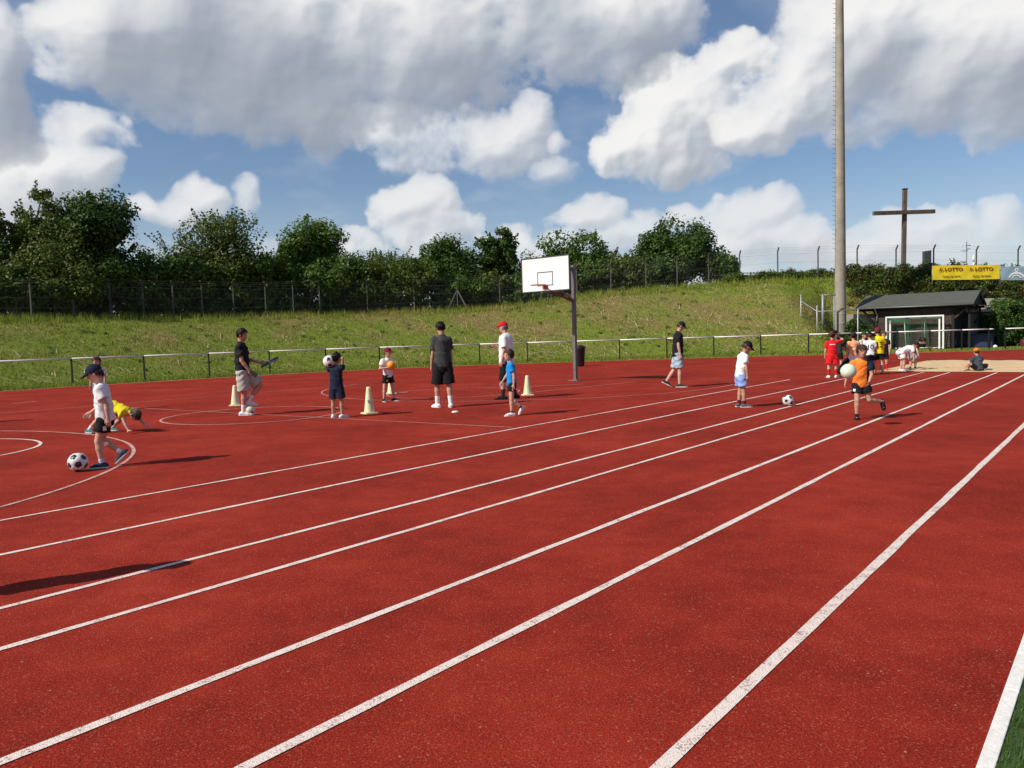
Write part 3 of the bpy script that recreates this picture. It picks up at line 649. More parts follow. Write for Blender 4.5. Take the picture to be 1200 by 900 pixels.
hedge('dark green shrub hedge between floodlight mast and hut', 992, 1024, 48.0, 48.2, 380, 1.35, [('dark', 0), ('dark', 1), ('mid', 2)], 330, 40, .14, .6)
hedge('bright ivy covered slope right of the hut', 1158, 1238, 47.6, 47.2, 370, 2.5, [('ivy', 0), ('ivy', 1), ('mid', 2)], 1300, 40, .13, 1.1, zoff=.1)
plant('shrub', 'thin wispy weed in front of the yellow banner', 'shrub', BG, 1121, 50.6, 304, 12, 'dark', 12, 22, .12, .1, .5, stems=2)
plant('shrub', 'low dark bush at the foot of the floodlight mast', 'shrub', BG, 1000, 47.0, 372, 30, 'dark', 40, 70, .13, .02, .2, stems=3)

for lb, u0, u1 in (('dark undergrowth at the fence foot below the left-edge trees', -40, 130), ('dark undergrowth at the fence foot below the feathery tree', 130, 300), ('dark undergrowth at the fence foot below the bright green tree', 300, 440), ('dark undergrowth at the fence foot below the dark pointed tree', 440, 600), ('dark undergrowth at the fence foot behind the backboard', 600, 770)):
    hedge(lb, u0, u1, float(np.interp(u0, FYU, FYY)) + 1.9, float(np.interp(u1, FYU, FYY)) + 1.9, 350, 1.3, [('dark', 0), ('mid', 1), ('olive', 2)], 420, 26, .19, .7, 'undergrowth')
# retaining wall behind the hut: pale concrete slabs
rw = thing('retaining_wall', 'pale concrete retaining wall behind the hut, mostly overgrown', 'wall', (20.9, 49.3, 0))
for j in (0, 1, 5.95):
    mb = MB(); mb.box((.75 + j * 1.52, .01 * (j % 2) + (-.2 if j > 5 else 0), 1.12 + (.75 if j > 5 else 0)), (1.5, .18, 2.24), None, .012); mb.build('slab', pbr('pale concrete', (.52, .47, .38), .9, 0, .14, 3, .3, 50), rw)

# ================================================================== NET FENCE ON THE RIDGE
RC = FC + FNRM * 11.35
def curve_pt(CV, u, z):
    cp, sp = math.cos(CAM_PITCH), math.sin(CAM_PITCH); y = CV[:, 1]; zz = z - CAM_H; fw = y * cp - zz * sp; up = y * sp + zz * cp
    col = 600 + CAM_F * (CV[:, 0] / fw * math.cos(CAM_ROLL) - up / fw * math.sin(CAM_ROLL)); ok = fw > 5
    for i in range(len(CV) - 1):
        if ok[i] and ok[i + 1] and col[i] <= u < col[i + 1]:
            f = (u - col[i]) / (col[i + 1] - col[i]); return CV[i] * (1 - f) + CV[i + 1] * f
M_POST = pbr('grey concrete post', (.095, .09, .076), .9, 0, .15, 6, .3, 60); M_WIRE = pbr('galvanised wire', (.28, .29, .29), .5, .6, .1, 4)
ru = [-20, 35, 85, 128, 167, 202, 236, 273, 310.5, 343, 374, 430, 485, 535.7, 585.5, 634, 676, 716, 757, 793.7, 830.6, 867, 911.5, 958.7, 1004.5, 1050, 1094, 1144, 1192.8, 1240]
rp = [curve_pt(RC, u, 4.8) for u in ru]; rp = [Vector((p[0], p[1], bank_z(p[0], p[1]))) for p in rp]
nf = thing('net_fence', 'tall wire net fence with bent concrete posts along the ridge', 'fence', rp[12]); O = rp[12]
b = MB(); b.box((0, 0, .9), (.075, .075, 2.1), None, .01); b.bar((0, 0, 1.93), (.02, -.20, 2.20), .07, .07); pm = b.mesh('post')
for i, p in enumerate(rp):
    obj('post', pm, M_POST, nf, p - O)
b = MB(); b.bar((-.8, 0, -.1), (-.03, 0, 1.35), .09, .09)
bm2 = b.mesh('brace'); obj('brace', bm2, M_POST, nf, rp[13] - O); q = obj('brace', bm2, M_POST, nf, rp[13] - O + Vector((.02, .0, 0))); q.rotation_euler = (0, 0, R(160))
for a, c_ in zip(rp[:-1], rp[1:]):
    mb = MB(); L = (c_ - a).length; d = (c_ - a) / L; a2 = a - O; 
    for zz in (.12, .65, 1.2, 1.78): mb.tube([a2 + Vector((0, 0, zz)), a2 + d * L / 2 + Vector((0, 0, zz - .02)), a2 + d * L + Vector((0, 0, zz))], .0035, 4, False)
    for k_ in range(3): mb.tube([a2 + Vector((.01 * k_, -.07 * k_, 1.95 + .11 * k_)), a2 + d * L + Vector((.01 * k_, -.07 * k_, 1.95 + .11 * k_))], .004, 3, False)
    st = .16; n_ = int((L + 1.78) / st); V = []; F = []
    for k_ in range(n_):
        s0 = k_ * st
        for sg in (1, -1):
            # a wire climbing at 45 degrees, clipped to the panel
            sa, za = (s0, 0.) if s0 <= L else (L, s0 - L); sb, zb_ = (s0 - 1.78, 1.78) if s0 - 1.78 >= 0 else (0., s0)
            if za > 1.78: continue
            if sg < 0: sa, sb = L - sa, L - sb
            P1 = a2 + d * sa + Vector((0, 0, za + .02)); P2 = a2 + d * sb + Vector((0, 0, zb_ + .02)); o_ = len(V); wv = d * .0015
            V += [P1 - wv, P1 + wv, P2 + wv, P2 - wv]; F.append((o_, o_ + 1, o_ + 2, o_ + 3))
    mb.add(V, F); mb.build('wire_netting', M_WIRE, nf)

# ================================================================== FLOODLIGHT MAST
mp = at(985, 389, 48.2); mz = bank_z(mp.x, mp.y) - .25
mast = thing('floodlight_mast', 'tall tapered concrete floodlight mast with climbing irons', 'mast', (mp.x, mp.y, mz))
M_MAST = pbr('mast concrete', (.30, .265, .215), .85, 0, .18, 1.6, .4, 25)
hs_ = np.linspace(0, 27, 28); mb = MB(); mb.tube([(0, 0, h_) for h_ in hs_], [.352 - .0056 * h_ for h_ in hs_], 28); mb.build('column', M_MAST, mast)
for h_ in (2.55, 1.95):
    mb = MB(); mb.tube([(0, 0, h_ - .03), (0, 0, h_ + .03)], .352 - .0056 * h_ + .006, 28); mb.build('joint_band', pbr('joint mortar', (.40, .37, .32), .9), mast)
b = MB(); b.tube([(0, 0, 0), (-.2, 0, 0), (-.21, 0, .05)], .011, 6); rm_ = b.mesh('step_iron'); M_IRON = pbr('rusty iron', (.14, .10, .08), .8, .3, .2, 20)
for j in range(66):
    h_ = 6.6 + j * .29; obj('step_iron', rm_, M_IRON, mast, (-(.352 - .0056 * h_) + .02, -.05, h_))
mb = MB(); mb.box((0, 0, 27.2), (3.4, .2, .2), None, .02); mb.build('crossarm', M_WIRE, mast)
for x in (-1.4, -.5, .5, 1.4):
    mb = MB(); mb.box((x, -.2, 27.0), (.55, .35, .5), Matrix.Rotation(R(-30), 3, 'X'), .05); mb.build('floodlight', M_WIRE, mast)

# ================================================================== CROSS, SLAB, BANNERS, AERIAL ON THE RIDGE
M_WOOD = pbr('grey weathered timber', (.115, .085, .062), .9, 0, .35, 3.0, .5, 30)
cb = at(1058.3, 326, 56); cz = bank_z(cb.x, 56); ct = at(1059.6, 222, 56)
cr = thing('wooden_cross', 'tall weathered wooden cross standing on the ridge', 'cross', (cb.x, 56, cz))
mb = MB(); mb.bar((0, 0, -.3), (ct.x - cb.x + .05, 0, ct.z - cz), .26, .24, (0, 1, 0)); mb.build('upright', M_WOOD, cr)
l_ = at(1023, 250.2, 55.5); r_ = at(1094.8, 247.8, 56.2); mb = MB(); mb.bar((l_.x - cb.x, l_.y - 56 - .06, l_.z - cz), (r_.x - cb.x, r_.y - 56 - .02, r_.z - cz), .22, .27); mb.build('crossbeam', M_WOOD, cr)
mb = MB(); mb.box((ct.x - cb.x + .05, 0, ct.z - cz + .03), (.32, .3, .06)); mb.build('cap', pbr('dark sheet metal', (.05, .045, .04), .6, .5), cr)
sb = at(1086, 327, 55); sz = bank_z(sb.x, 55); stt = at(1086, 293.5, 55)
stl = MB(); hh = stt.z - sz; w = .245
V = [(-w, -.15, -.2), (w, -.15, -.2), (w, .15, -.2), (-w, .15, -.2), (-w, -.15, hh - .06), (w, -.15, hh), (w, .15, hh), (-w, .15, hh - .06)]
stl.add(V, [(3, 2, 1, 0), (4, 5, 6, 7), (0, 1, 5, 4), (1, 2, 6, 5), (2, 3, 7, 6), (3, 0, 4, 7)])
tag(stl.build('stone_slab', pbr('dark slate', (.055, .055, .058), .8, 0, .35, 9, .6, 30), None, (sb.x, 55, sz)), 'dark upright stone slab right of the wooden cross', 'monument')
def text_mesh(name, s, size, ext=.002, bold=0.0, shear=0.0):
    cu = bpy.data.curves.new(name, 'FONT'); cu.body = s; cu.size = size; cu.extrude = ext; cu.align_x = 'CENTER'; cu.align_y = 'CENTER'; cu.offset = bold; cu.shear = shear; cu.resolution_u = 3
    o_ = bpy.data.objects.new(name, cu); C.objects.link(o_); dg = bpy.context.evaluated_depsgraph_get(); me = bpy.data.meshes.new_from_object(o_.evaluated_get(dg)); bpy.data.objects.remove(o_); return me
M_YEL = pbr('yellow banner cloth', (.88, .66, .02), .6, 0, .05, 2.0); M_MAR = pbr('maroon print', (.20, .020, .020), .6, 0, .05, 5); M_DGR = pbr('dark print', (.16, .10, .012), .6, 0, .05, 5)
def cloth(w, h, amp, nx=40, ny=8, seed=0):
    V = []; 
    for j in range(ny):
        for i in range(nx):
            x = w * (i / (nx - 1) - .5); z = h * (j / (ny - 1) - .5)
            V.append((x, amp * (math.sin(x * 3.1 + seed + z * 2) + .5 * math.sin(7.3 * x - z * 5 + seed)), z - .02 * math.sin(math.pi * i / (nx - 1)) * (1 - j / (ny - 1))))
    return mesh_np('cloth', V, [(j * nx + i, j * nx + i + 1, (j + 1) * nx + i + 1, (j + 1) * nx + i) for j in range(ny - 1) for i in range(nx - 1)], True)
YB = 50.2; A_ = at(1092.6, 319.6, YB); B_ = at(1171.6, 318.6, YB); cxm = (A_ + B_) / 2; bw = (B_ - A_).length; bh = at(1130, 311, YB).z - at(1130, 327.6, YB).z
ba = thing('yellow_banner', 'yellow advertising banner with maroon lettering on the ridge fence', 'banner', cxm); ba.rotation_euler = (0, -math.atan2(B_.z - A_.z, B_.x - A_.x), math.atan2(B_.y - A_.y, B_.x - A_.x))
obj('cloth', cloth(bw, bh, .012), M_YEL, ba)
for sx in (-.215, .235):
    o_ = obj('lettering', text_mesh('lettering', 'LOTTO', bh * .33, .002, .008), M_MAR, ba, (bw * sx + .12, -.035, bh * .20)); o_.rotation_euler = (R(90), 0, 0); o_.scale = (1.18, 1, 1)
    lg = MB(); x0 = bw * sx - .72; z0 = bh * .20
    for pts_ in ([(-.13, -.10), (-.06, -.10), (.02, .02), (-.05, .02)], [(-.09, .05), (.06, .11), (.07, .05), (-.06, .0)], [(.03, -.10), (.09, -.10), (.12, -.03), (.06, -.02)], [(.06, .0), (.15, .03), (.16, -.03), (.10, -.05)]):
        lg.poly([(x0 + a_, -.036, z0 + c_) for a_, c_ in pts_])
    lg.build('logo', M_MAR, ba)
    o_ = obj('lettering', text_mesh('lettering', 'Partner des Sports', bh * .17, .002, .003), M_DGR, ba, (bw * sx - .02, -.035, -bh * .27)); o_.rotation_euler = (R(90), 0, 0); o_.scale = (1.0, 1, 1)
for sx in (-.5, .5):
    mb = MB(); mb.tube([(bw * sx, .03, -bh * .5 - .5), (bw * sx, .03, bh * .5)], .02, 6); mb.build('batten', M_WIRE, ba)
A2 = at(1173, 320.3, YB); B2 = at(1232, 319.6, YB); c2 = (A2 + B2) / 2; bw2 = (B2 - A2).length
bb = thing('blue_banner', 'grey blue banner with white emblem at the right edge', 'banner', c2); bb.rotation_euler = ba.rotation_euler
obj('cloth', cloth(bw2, bh * .95, .012, seed=2), pbr('grey blue banner cloth', (.30, .42, .50), .6, 0, .1, 1.5), bb)
M_WPR = pbr('white print', (.85, .87, .88), .6, 0, .03, 5); lg = MB(); ex = at(1191, 318, YB).x - c2.x
ring = [(ex + .13 * math.cos(t_), -.03, .21 + .13 * math.sin(t_)) for t_ in np.linspace(0, 6.283, 9)[:-1]]; rin = [(ex + .055 * math.cos(t_), -.03, .21 + .055 * math.sin(t_)) for t_ in np.linspace(0, 6.283, 9)[:-1]]
lg.add(ring + rin, [(i_, (i_ + 1) % 8, 8 + (i_ + 1) % 8, 8 + i_) for i_ in range(8)])
for (ra, rb, th) in ((.42, .52, 0), (.26, .33, 0)):
    o1 = [(ex + rb * 1.05 * math.cos(t_), -.031, -.38 + rb * .9 * math.sin(t_)) for t_ in np.linspace(.25, 2.9, 14)]; o2 = [(ex + ra * 1.05 * math.cos(t_), -.031, -.38 + ra * .8 * math.sin(t_)) for t_ in np.linspace(.25, 2.9, 14)]
    lg.add(o1 + o2, [(i_, i_ + 1, 14 + i_ + 1, 14 + i_) for i_ in range(13)])
lg.build('emblem', M_WPR, bb)
for sx in (-.5, .5):
    mb = MB(); mb.tube([(bw2 * sx, .03, -bh * .5 - .5), (bw2 * sx, .03, bh * .5)], .02, 6); mb.build('batten', M_WIRE, bb)
am = at(1132.6, 318, 72); az0 = am.z - 3.0; top = at(1132.6, 283.5, 72).z - az0
an_ = thing('aerial_mast', 'thin aerial mast with short cross arms behind the yellow banner', 'mast', (am.x, 72, az0)); M_AER = pbr('dull steel', (.15, .16, .17), .6, .4, .1, 3)
mb = MB(); mb.tube([(0, 0, -1), (0, 0, top)], [.055, .04], 6); mb.build('pole', M_AER, an_)
for zz, x0, x1 in ((top - .33, -.1, .4), (top - .65, -.05, .34), (top - .82, -.55, .1)):
    mb = MB(); mb.tube([(x0, 0, zz), (x1, 0, zz)], .035, 6); mb.build('arm', M_AER, an_)
for zz, x0 in ((top - .32, -.42), (top - .3, .55)):
    mb = MB(); mb.box((x0, 0, zz), (.26 if x0 < 0 else .10, .1, .14 if x0 < 0 else .34), None, .03); mb.build('antenna', M_WHITEP, an_)
p = at(1140.8, 318, 66); mb = MB(); mb.tube([(0, 0, -2), (0, 0, .8)], .045, 6); mb.tube([(0, 0, .8), (0, 0, 1.35)], .075, 8); tag(mb.build('marker_post', M_WHITEP, None, p), 'short white tipped pole right of the aerial mast', 'pole')

# things on the plateau between round tree and mast
rl = [at(u, 325, 58) for u in (852, 880, 908, 933, 972, 1010, 1046, 1076)]
rt = thing('ridge_railing', 'low dark double rail running along the plateau', 'railing', rl[0])
for q in rl:
    mb = MB(); mb.box((0, 0, -.1), (.08, .08, 1.0)); mb.build('post', M_AER, rt, q - rl[0])
for zz in (.32, -.02):
    mb = MB(); mb.tube([q - rl[0] + Vector((0, 0, zz)) for q in rl], .035, 6); mb.build('rail', M_AER, rt)
def low_roof(u0, u1, vt, vb, Y, col, label, pitch=.3):
    a = at(u0, vb, Y); c_ = at(u1, vb, Y); h_ = at(u0, vt, Y).z - a.z; w_ = c_.x - a.x
    t = thing('distant_building', label, 'building', (a.x, Y, a.z - 3)); mb = MB(); mb.box((w_ / 2, 2, 1.3), (w_ * .92, 4, 3.2)); mb.build('wall', pbr('far wall', (.34, .33, .31), .9), t)
    mb = MB(); z0 = 2.9; mb.add([(0, -.2, z0), (w_, -.2, z0), (w_, 4.2, z0), (0, 4.2, z0), (w_ * .08, 2, z0 + h_ + .1), (w_ * .92, 2, z0 + h_ + .1)], [(0, 1, 5, 4), (2, 3, 4, 5), (1, 2, 5), (3, 0, 4), (3, 2, 1, 0)]); mb.build('roof', pbr('far roof %s' % col[0], col, .8), t)
low_roof(869, 880, 320.5, 325, 70, (.16, .15, .15), 'small grey roof just right of the green parasol')
low_roof(880, 889, 321.5, 325.5, 68, (.03, .03, .035), 'small black roof left of a longer black roof')
low_roof(887.5, 899.5, 320.8, 324.5, 69, (.035, .035, .04), 'longest black roof on the ridge')
low_roof(899, 912, 322, 326.5, 67, (.30, .29, .27), 'pale roof left of a net-fence post')
low_roof(940, 972, 322, 327, 75, (.12, .12, .11), 'long low dark roof left of the mast')
low_roof(1014, 1046, 321, 327, 75, (.13, .12, .11), 'long low dark roof left of the cross')
gpz = at(863.5, 327, 57); mb = MB(); mb.lathe([(.02, 1.15), (.06, 1.1), (.14, .95), (.26, .7), (.30, .45), (.22, .2), (.1, 0)][::-1], 12); 
pa = thing('folded_parasol', 'folded dark green parasol at the right foot of the round tree', 'parasol', (gpz.x, 57, gpz.z)); o_ = mb.build('canopy', pbr('green parasol cloth', (.018, .085, .045), .7, 0, .2, 6), pa)
mb = MB(); mb.tube([(0, 0, -1), (0, 0, 1.3)], .03, 6); mb.build('pole', M_AER, pa)
g0 = at(846, 326, 56.3); wg = thing('wooden_gate', 'dark wooden gate beside the round tree', 'gate', g0)
for j in range(3):
    mb = MB(); mb.box((.5, 0, -.2 + .3 * j), (1.2, .04, .12)); mb.build('board', M_WOOD, wg)
for x in (-.08, 1.08):
    mb = MB(); mb.box((x, 0.06, 0), (.14, .12, 1.4)); mb.build('post', M_WOOD, wg)

# ================================================================== STEPS RAILING AND GATE FRAME BESIDE THE MAST
M_GALV = pbr('galvanised steel', (.42, .43, .42), .5, .3, .15, 6)
hr = thing('step_handrail', 'thin galvanised handrail beside the steps left of the mast', 'handrail', at(957.6, 395, 45)); O = Vector(hr.location)
def gpost(u, vt, vb, Y, r, par, O, m_=M_GALV):
    b_ = at(u, vb, Y); z0 = min(b_.z, bank_z(b_.x, Y)) - .1; t_ = at(u, vt, Y); mb = MB(); mb.tube([(b_.x - O.x, Y - O.y, z0 - O.z), (b_.x - O.x, Y - O.y, t_.z - O.z)], r, 8); mb.build('post', m_, par)
gpost(938.8, 345, 388, 46.8, .035, hr, O); gpost(957.6, 358, 396, 45, .035, hr, O); gpost(1005.3, 362, 394, 45, .035, hr, O)
mb = MB(); mb.tube([at(938.8, 353, 46.8) - O, at(957.6, 365, 45) - O, at(1005.3, 363, 45) - O], .024, 6); mb.build('rail', M_GALV, hr)
mb = MB(); mb.tube([at(996, 360, 45) - O, at(1005.3, 364, 45) - O], .02, 6); mb.build('rail', M_GALV, hr)
gf = thing('gate_frame', 'grey blue steel gate frame half hidden by the mast', 'gate', at(964, 381, 47.4)); O = Vector(gf.location); M_GB = pbr('grey blue steel', (.26, .31, .36), .5, .2, .1, 5)
gpost(964.3, 345, 382, 47.4, .075, gf, O, M_GB); gpost(977.5, 345.5, 382, 47.4, .035, gf, O, M_GB)
mb = MB(); mb.tube([at(963.5, 345.8, 47.4) - O, at(979, 345.8, 47.4) - O], .04, 8); mb.build('top_bar', M_GB, gf)

# ================================================================== EQUIPMENT HUT
HX = -LN; HY = LL; HO = np.array([26.75, 44.45])      # front right eave corner; x runs left along the front, y into the depth
hut = thing('equipment_hut', 'dark timber equipment hut with shallow green grey roof', 'hut', (HO[0], HO[1], 0)); hut.rotation_euler = (0, 0, math.atan2(HX[1], HX[0]))
# local frame: +x = left along the front, so depth is local -y
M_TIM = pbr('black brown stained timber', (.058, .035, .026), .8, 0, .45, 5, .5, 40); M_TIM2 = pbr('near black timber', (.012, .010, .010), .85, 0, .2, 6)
M_ROOF = pbr('green grey roofing felt', (.078, .083, .067), .9, 0, .12, 3, .35, 60)
X0, X1, D0, D1 = 1.12, 5.35, .55, 4.3
def hl(x, d, z): return (x, -d, z)
nb = 15; bh_ = 2.42 / nb
for j in range(nb):
    mb = MB(); mb.box(hl((X0 + X1) / 2, D0 + .012 * (j % 2 == 0) - .006, .06 + bh_ * (j + .5)), (X1 - X0 - .16, .03, bh_ - .014), None, .003); mb.build('board', M_TIM, hut)
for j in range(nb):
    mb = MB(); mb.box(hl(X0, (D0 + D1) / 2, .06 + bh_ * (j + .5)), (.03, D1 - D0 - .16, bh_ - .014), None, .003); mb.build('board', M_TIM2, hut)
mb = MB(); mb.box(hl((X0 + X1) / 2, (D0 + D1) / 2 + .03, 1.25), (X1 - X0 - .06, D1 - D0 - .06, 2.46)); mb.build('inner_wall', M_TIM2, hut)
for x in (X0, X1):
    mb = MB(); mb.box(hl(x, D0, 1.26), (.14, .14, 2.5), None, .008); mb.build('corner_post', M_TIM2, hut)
rx0, rx1, rd0, rd1, ez, rz_ = -.02, 6.4, 0.0, 4.8, 2.56, 3.34
mid_ = (rd0 + rd1) / 2
for nm, da in (('roof_slope', rd0), ('roof_slope', rd1)):
    a_ = Vector(hl(rx0, da, ez)); b__ = Vector(hl(rx1, da, ez)); c_ = Vector(hl(rx1, mid_, rz_)); d_ = Vector(hl(rx0, mid_, rz_)); n_ = Vector((0, 0, .09)); mb = MB()
    V = [a_, b__, c_, d_, a_ + n_, b__ + n_, c_ + n_, d_ + n_]; mb.add(V, [(0, 3, 2, 1), (4, 5, 6, 7), (0, 1, 5, 4), (1, 2, 6, 5), (2, 3, 7, 6), (3, 0, 4, 7)]); mb.build(nm, M_ROOF, hut)
mb = MB(); mb.tube([hl(rx0, rd0 - .05, ez + .0), hl(rx1, rd0 - .05, ez + .0)], .05, 8); mb.build('gutter', pbr('zinc gutter', (.16, .165, .16), .5, .4), hut)
for xe in (rx0 + .02, rx1 - .02):
    mb = MB()
    for da in (rd0, rd1): mb.bar(hl(xe, da, ez - .06), hl(xe, mid_, rz_ - .06), .04, .17)
    mb.build('bargeboard', M_TIM2, hut)
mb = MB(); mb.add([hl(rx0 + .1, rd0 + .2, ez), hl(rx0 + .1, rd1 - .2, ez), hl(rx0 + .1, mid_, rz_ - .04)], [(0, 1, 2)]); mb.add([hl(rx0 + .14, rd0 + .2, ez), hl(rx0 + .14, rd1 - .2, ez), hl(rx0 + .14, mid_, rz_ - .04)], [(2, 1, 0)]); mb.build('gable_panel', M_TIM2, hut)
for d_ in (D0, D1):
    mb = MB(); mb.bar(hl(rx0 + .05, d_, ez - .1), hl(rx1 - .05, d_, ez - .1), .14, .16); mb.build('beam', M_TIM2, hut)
for (xa, xb) in ((X1, X1 + .8), (X0, X0 - .75)):
    mb = MB(); mb.bar(hl(xa, D0, 1.75), hl(xb, D0, ez - .16), .09, .1); mb.build('brace', M_TIM, hut)
for xx, dd in ((.28, D0), (.28, D1)):
    mb = MB(); mb.box(hl(xx, dd, 1.22), (.12, .12, 2.44), None, .008); mb.build('porch_post', M_TIM2, hut)
mb = MB(); mb.tube([hl(X1 - .05, rd0 - .05, ez - .02), hl(X1 - .02, D0 - .2, ez - .25), hl(X1 - .06, D0 - .1, ez - .4), hl(X1 - .06, D0 - .1, 1.75)], .035, 8); mb.build('downpipe', pbr('pale downpipe', (.55, .52, .47), .5), hut)
# changing cabin wall seen through the open porch
mb = MB(); mb.box(hl(-.55, D1 + .45, 1.15), (3.5, .12, 2.3)); mb.build('back_wall', pbr('dark cabin wall', (.035, .035, .038), .7), hut)
M_FRM = pbr('grey door paint', (.20, .21, .22), .6)
mb = MB(); mb.box(hl(.62, D1 + .34, 1.05), (.62, .05, 2.0), None, .01); mb.build('door', M_FRM, hut)
M_GLASS = pbr('dark window glass', (.012, .015, .018), .12, 0, 0)
for x in (-.25, -1.0):
    mb = MB(); mb.box(hl(x, D1 + .36, 1.05), (.62, .03, 1.95)); f_ = mb.build('window_pane', M_GLASS, hut)
for x in (.10, -.62, -1.36):
    mb = MB(); mb.box(hl(x, D1 + .34, 1.05), (.07, .06, 2.05)); mb.build('window_frame', M_FRM, hut)
mb = MB(); mb.box(hl(-.2, D1 + .32, 2.22), (2.6, .08, .16)); mb.build('lintel', pbr('pale lintel', (.50, .47, .41), .8), hut)
def hut_w(x, d, z=0): p_ = HO + HX * x + HY * d; return Vector((p_[0], p_[1], z))

# ---- goals leaning at the hut front
M_GOAL = pbr('white goal tube', (.80, .80, .78), .4, 0, .04, 5); M_NET = pbr('green net cord', (.015, .16, .095), .7, 0, .1, 8)
def goal(label, x0, x1, d, hgt, dep, net=True, r=.045):
    t = thing('football_goal', label, 'goal', hut_w(x0, d)); t.rotation_euler = hut.rotation_euler; w_ = x1 - x0
    for x in (0, w_):
        mb = MB(); mb.box((x, 0, hgt / 2), (.09, .1, hgt), None, .02); mb.build('goalpost', M_GOAL, t)
        mb = MB(); mb.tube([(x, 0, hgt - .05), (x, -dep * .35, hgt - .08), (x, -dep, .06)], .022, 8); mb.tube([(x, -.02, .06), (x, -dep, .06)], .022, 8); mb.build('side_frame', M_GOAL, t)
    mb = MB(); mb.box((w_ / 2, 0, hgt - .045), (w_ - .09, .094, .086), None, .02); mb.build('crossbar', M_GOAL, t)
    mb = MB(); mb.tube([(.04, -dep, .05), (w_ - .04, -dep, .05)], .025, 8); mb.build('ground_bar', M_GOAL, t)
    if net:
        mb = MB(); n_ = int(w_ / .12)
        for j in range(n_ + 1):
            x = w_ * j / n_; mb.tube([(x, -.03, hgt - .06), (x, -dep * .35, hgt - .12 - .05 * math.sin(j)), (x + .03 * math.sin(j * 2.1), -dep * .75, hgt * .45), (x, -dep, .08)], .005, 3, False)
        for j in range(14):
            f_ = j / 13; y = -dep * (.35 + .65 * f_); z = (hgt - .1) * (1 - f_) + .08 * f_; mb.tube([(w_ * k_ / 16, y, z - .03 * math.sin(k_ * .9 + j)) for k_ in range(17)], .005, 3, False)
        for sx in (.33, .62):      # gathered folds hanging from the bar
            for j in range(8):
                x = w_ * sx + random.uniform(-.12, .12); mb.tube([(x, -.04, hgt - .08), (x + random.uniform(-.08, .08), -.08, hgt * .55), (x + random.uniform(-.2, .2), -dep * .5, .1)], .007, 4, False)
        for j in range(10):
            z = hgt - .12 - .03 * j; mb.tube([(w_ * .62, -.05, z), (w_ * .8, -.06, z - .12 + .02 * j), (w_ * .98, -.04, z + .02)], .006, 3, False)
        mb.build('net', M_NET, t)
    return t
goal('large white goal with gathered green net in front of the hut', 1.52, 4.62, -.12, 2.0, .55)
goal('second white goal nested inside the large goal', 1.75, 4.44, .06, 1.9, .40, False)
t = thing('goal_support', 'pair of white support tubes standing inside the large goal', 'goal part', hut_w(2.55, .12)); t.rotation_euler = hut.rotation_euler
for x, lean in ((0, .0), (1.0, .12)):
    mb = MB(); mb.tube([(x, 0, .03), (x + lean, 0, 1.75), (x + lean + .08, -.02, 1.84), (x + lean + .25, -.05, 1.86)], .024, 8); mb.build('tube', M_GOAL, t)
# blue box, bicycle and ball beside the hut
bx = thing('storage_box', 'dark blue storage box in the shade of the hut porch', 'box', hut_w(-.1, 2.6)); bx.rotation_euler = hut.rotation_euler; M_BLUE = pbr('dark blue plastic', (.012, .018, .07), .5)
mb = MB(); mb.box((0, 0, .36), (1.15, .62, .72), None, .03); mb.build('body', M_BLUE, bx); mb = MB(); mb.box((0, 0, .76), (1.22, .68, .09), None, .03); mb.build('lid', M_BLUE, bx)
bk = thing('bicycle', 'dark bicycle leaning in the shade of the hut porch', 'bicycle', hut_w(.78, 1.5)); bk.rotation_euler = (R(8), 0, hut.rotation_euler.z + R(62)); M_BK = pbr('dark bicycle paint', (.03, .03, .035), .4, .3)
for x in (-.52, .52):
    mb = MB(); mb.tube([(x + .33 * math.cos(a_), 0, .34 + .33 * math.sin(a_)) for a_ in np.linspace(0, 6.283, 25)], .018, 6, False); w_ = mb.build('wheel', M_BLACK, bk)
    mb = MB()
    for a_ in np.linspace(0, 6.283, 13)[:-1]: mb.tube([(x, 0, .34), (x + .32 * math.cos(a_), 0, .34 + .32 * math.sin(a_))], .003, 3, False)
    mb.build('spokes', M_GALV, w_)
mb = MB()
for a_, c_ in (((-.52, 0, .34), (-.12, 0, .32)), ((-.12, 0, .32), (-.2, 0, .85)), ((-.2, 0, .85), (.36, 0, .82)), ((-.12, 0, .32), (.38, 0, .74)), ((.34, 0, .92), (.52, 0, .34)), ((-.52, 0, .34), (-.2, 0, .8))): mb.tube([a_, c_], .018, 6)
mb.build('frame', M_BK, bk); mb = MB(); mb.box((-.22, 0, .93), (.26, .14, .06), None, .02); mb.build('saddle', M_BLACK, bk); mb = MB(); mb.tube([(.26, -.28, .98), (.34, 0, .96), (.26, .28, .98)], .014, 6); mb.build('handlebar', M_BLACK, bk)
bg_ = at(1201.5, 404.5, 44); mb = MB(); mb.box((0, 0, .24), (.55, .32, .44), None, .09); bgo = thing('sports_bag', 'dark red bag with pale patches cut off by the right edge', 'bag', (bg_.x + .05, bg_.y, .01)); mb.build('body', pbr('dark red canvas', (.10, .012, .012), .8), bgo)
mb = MB(); mb.box((-.16, -.166, .34), (.14, .012, .1), None, .004); mb.build('patch', M_WPR, bgo); mb = MB(); mb.tube([(-.15, 0, .45), (-.1, 0, .6), (.1, 0, .6), (.15, 0, .45)], .015, 6); mb.build('handle', M_BLACK, bgo)

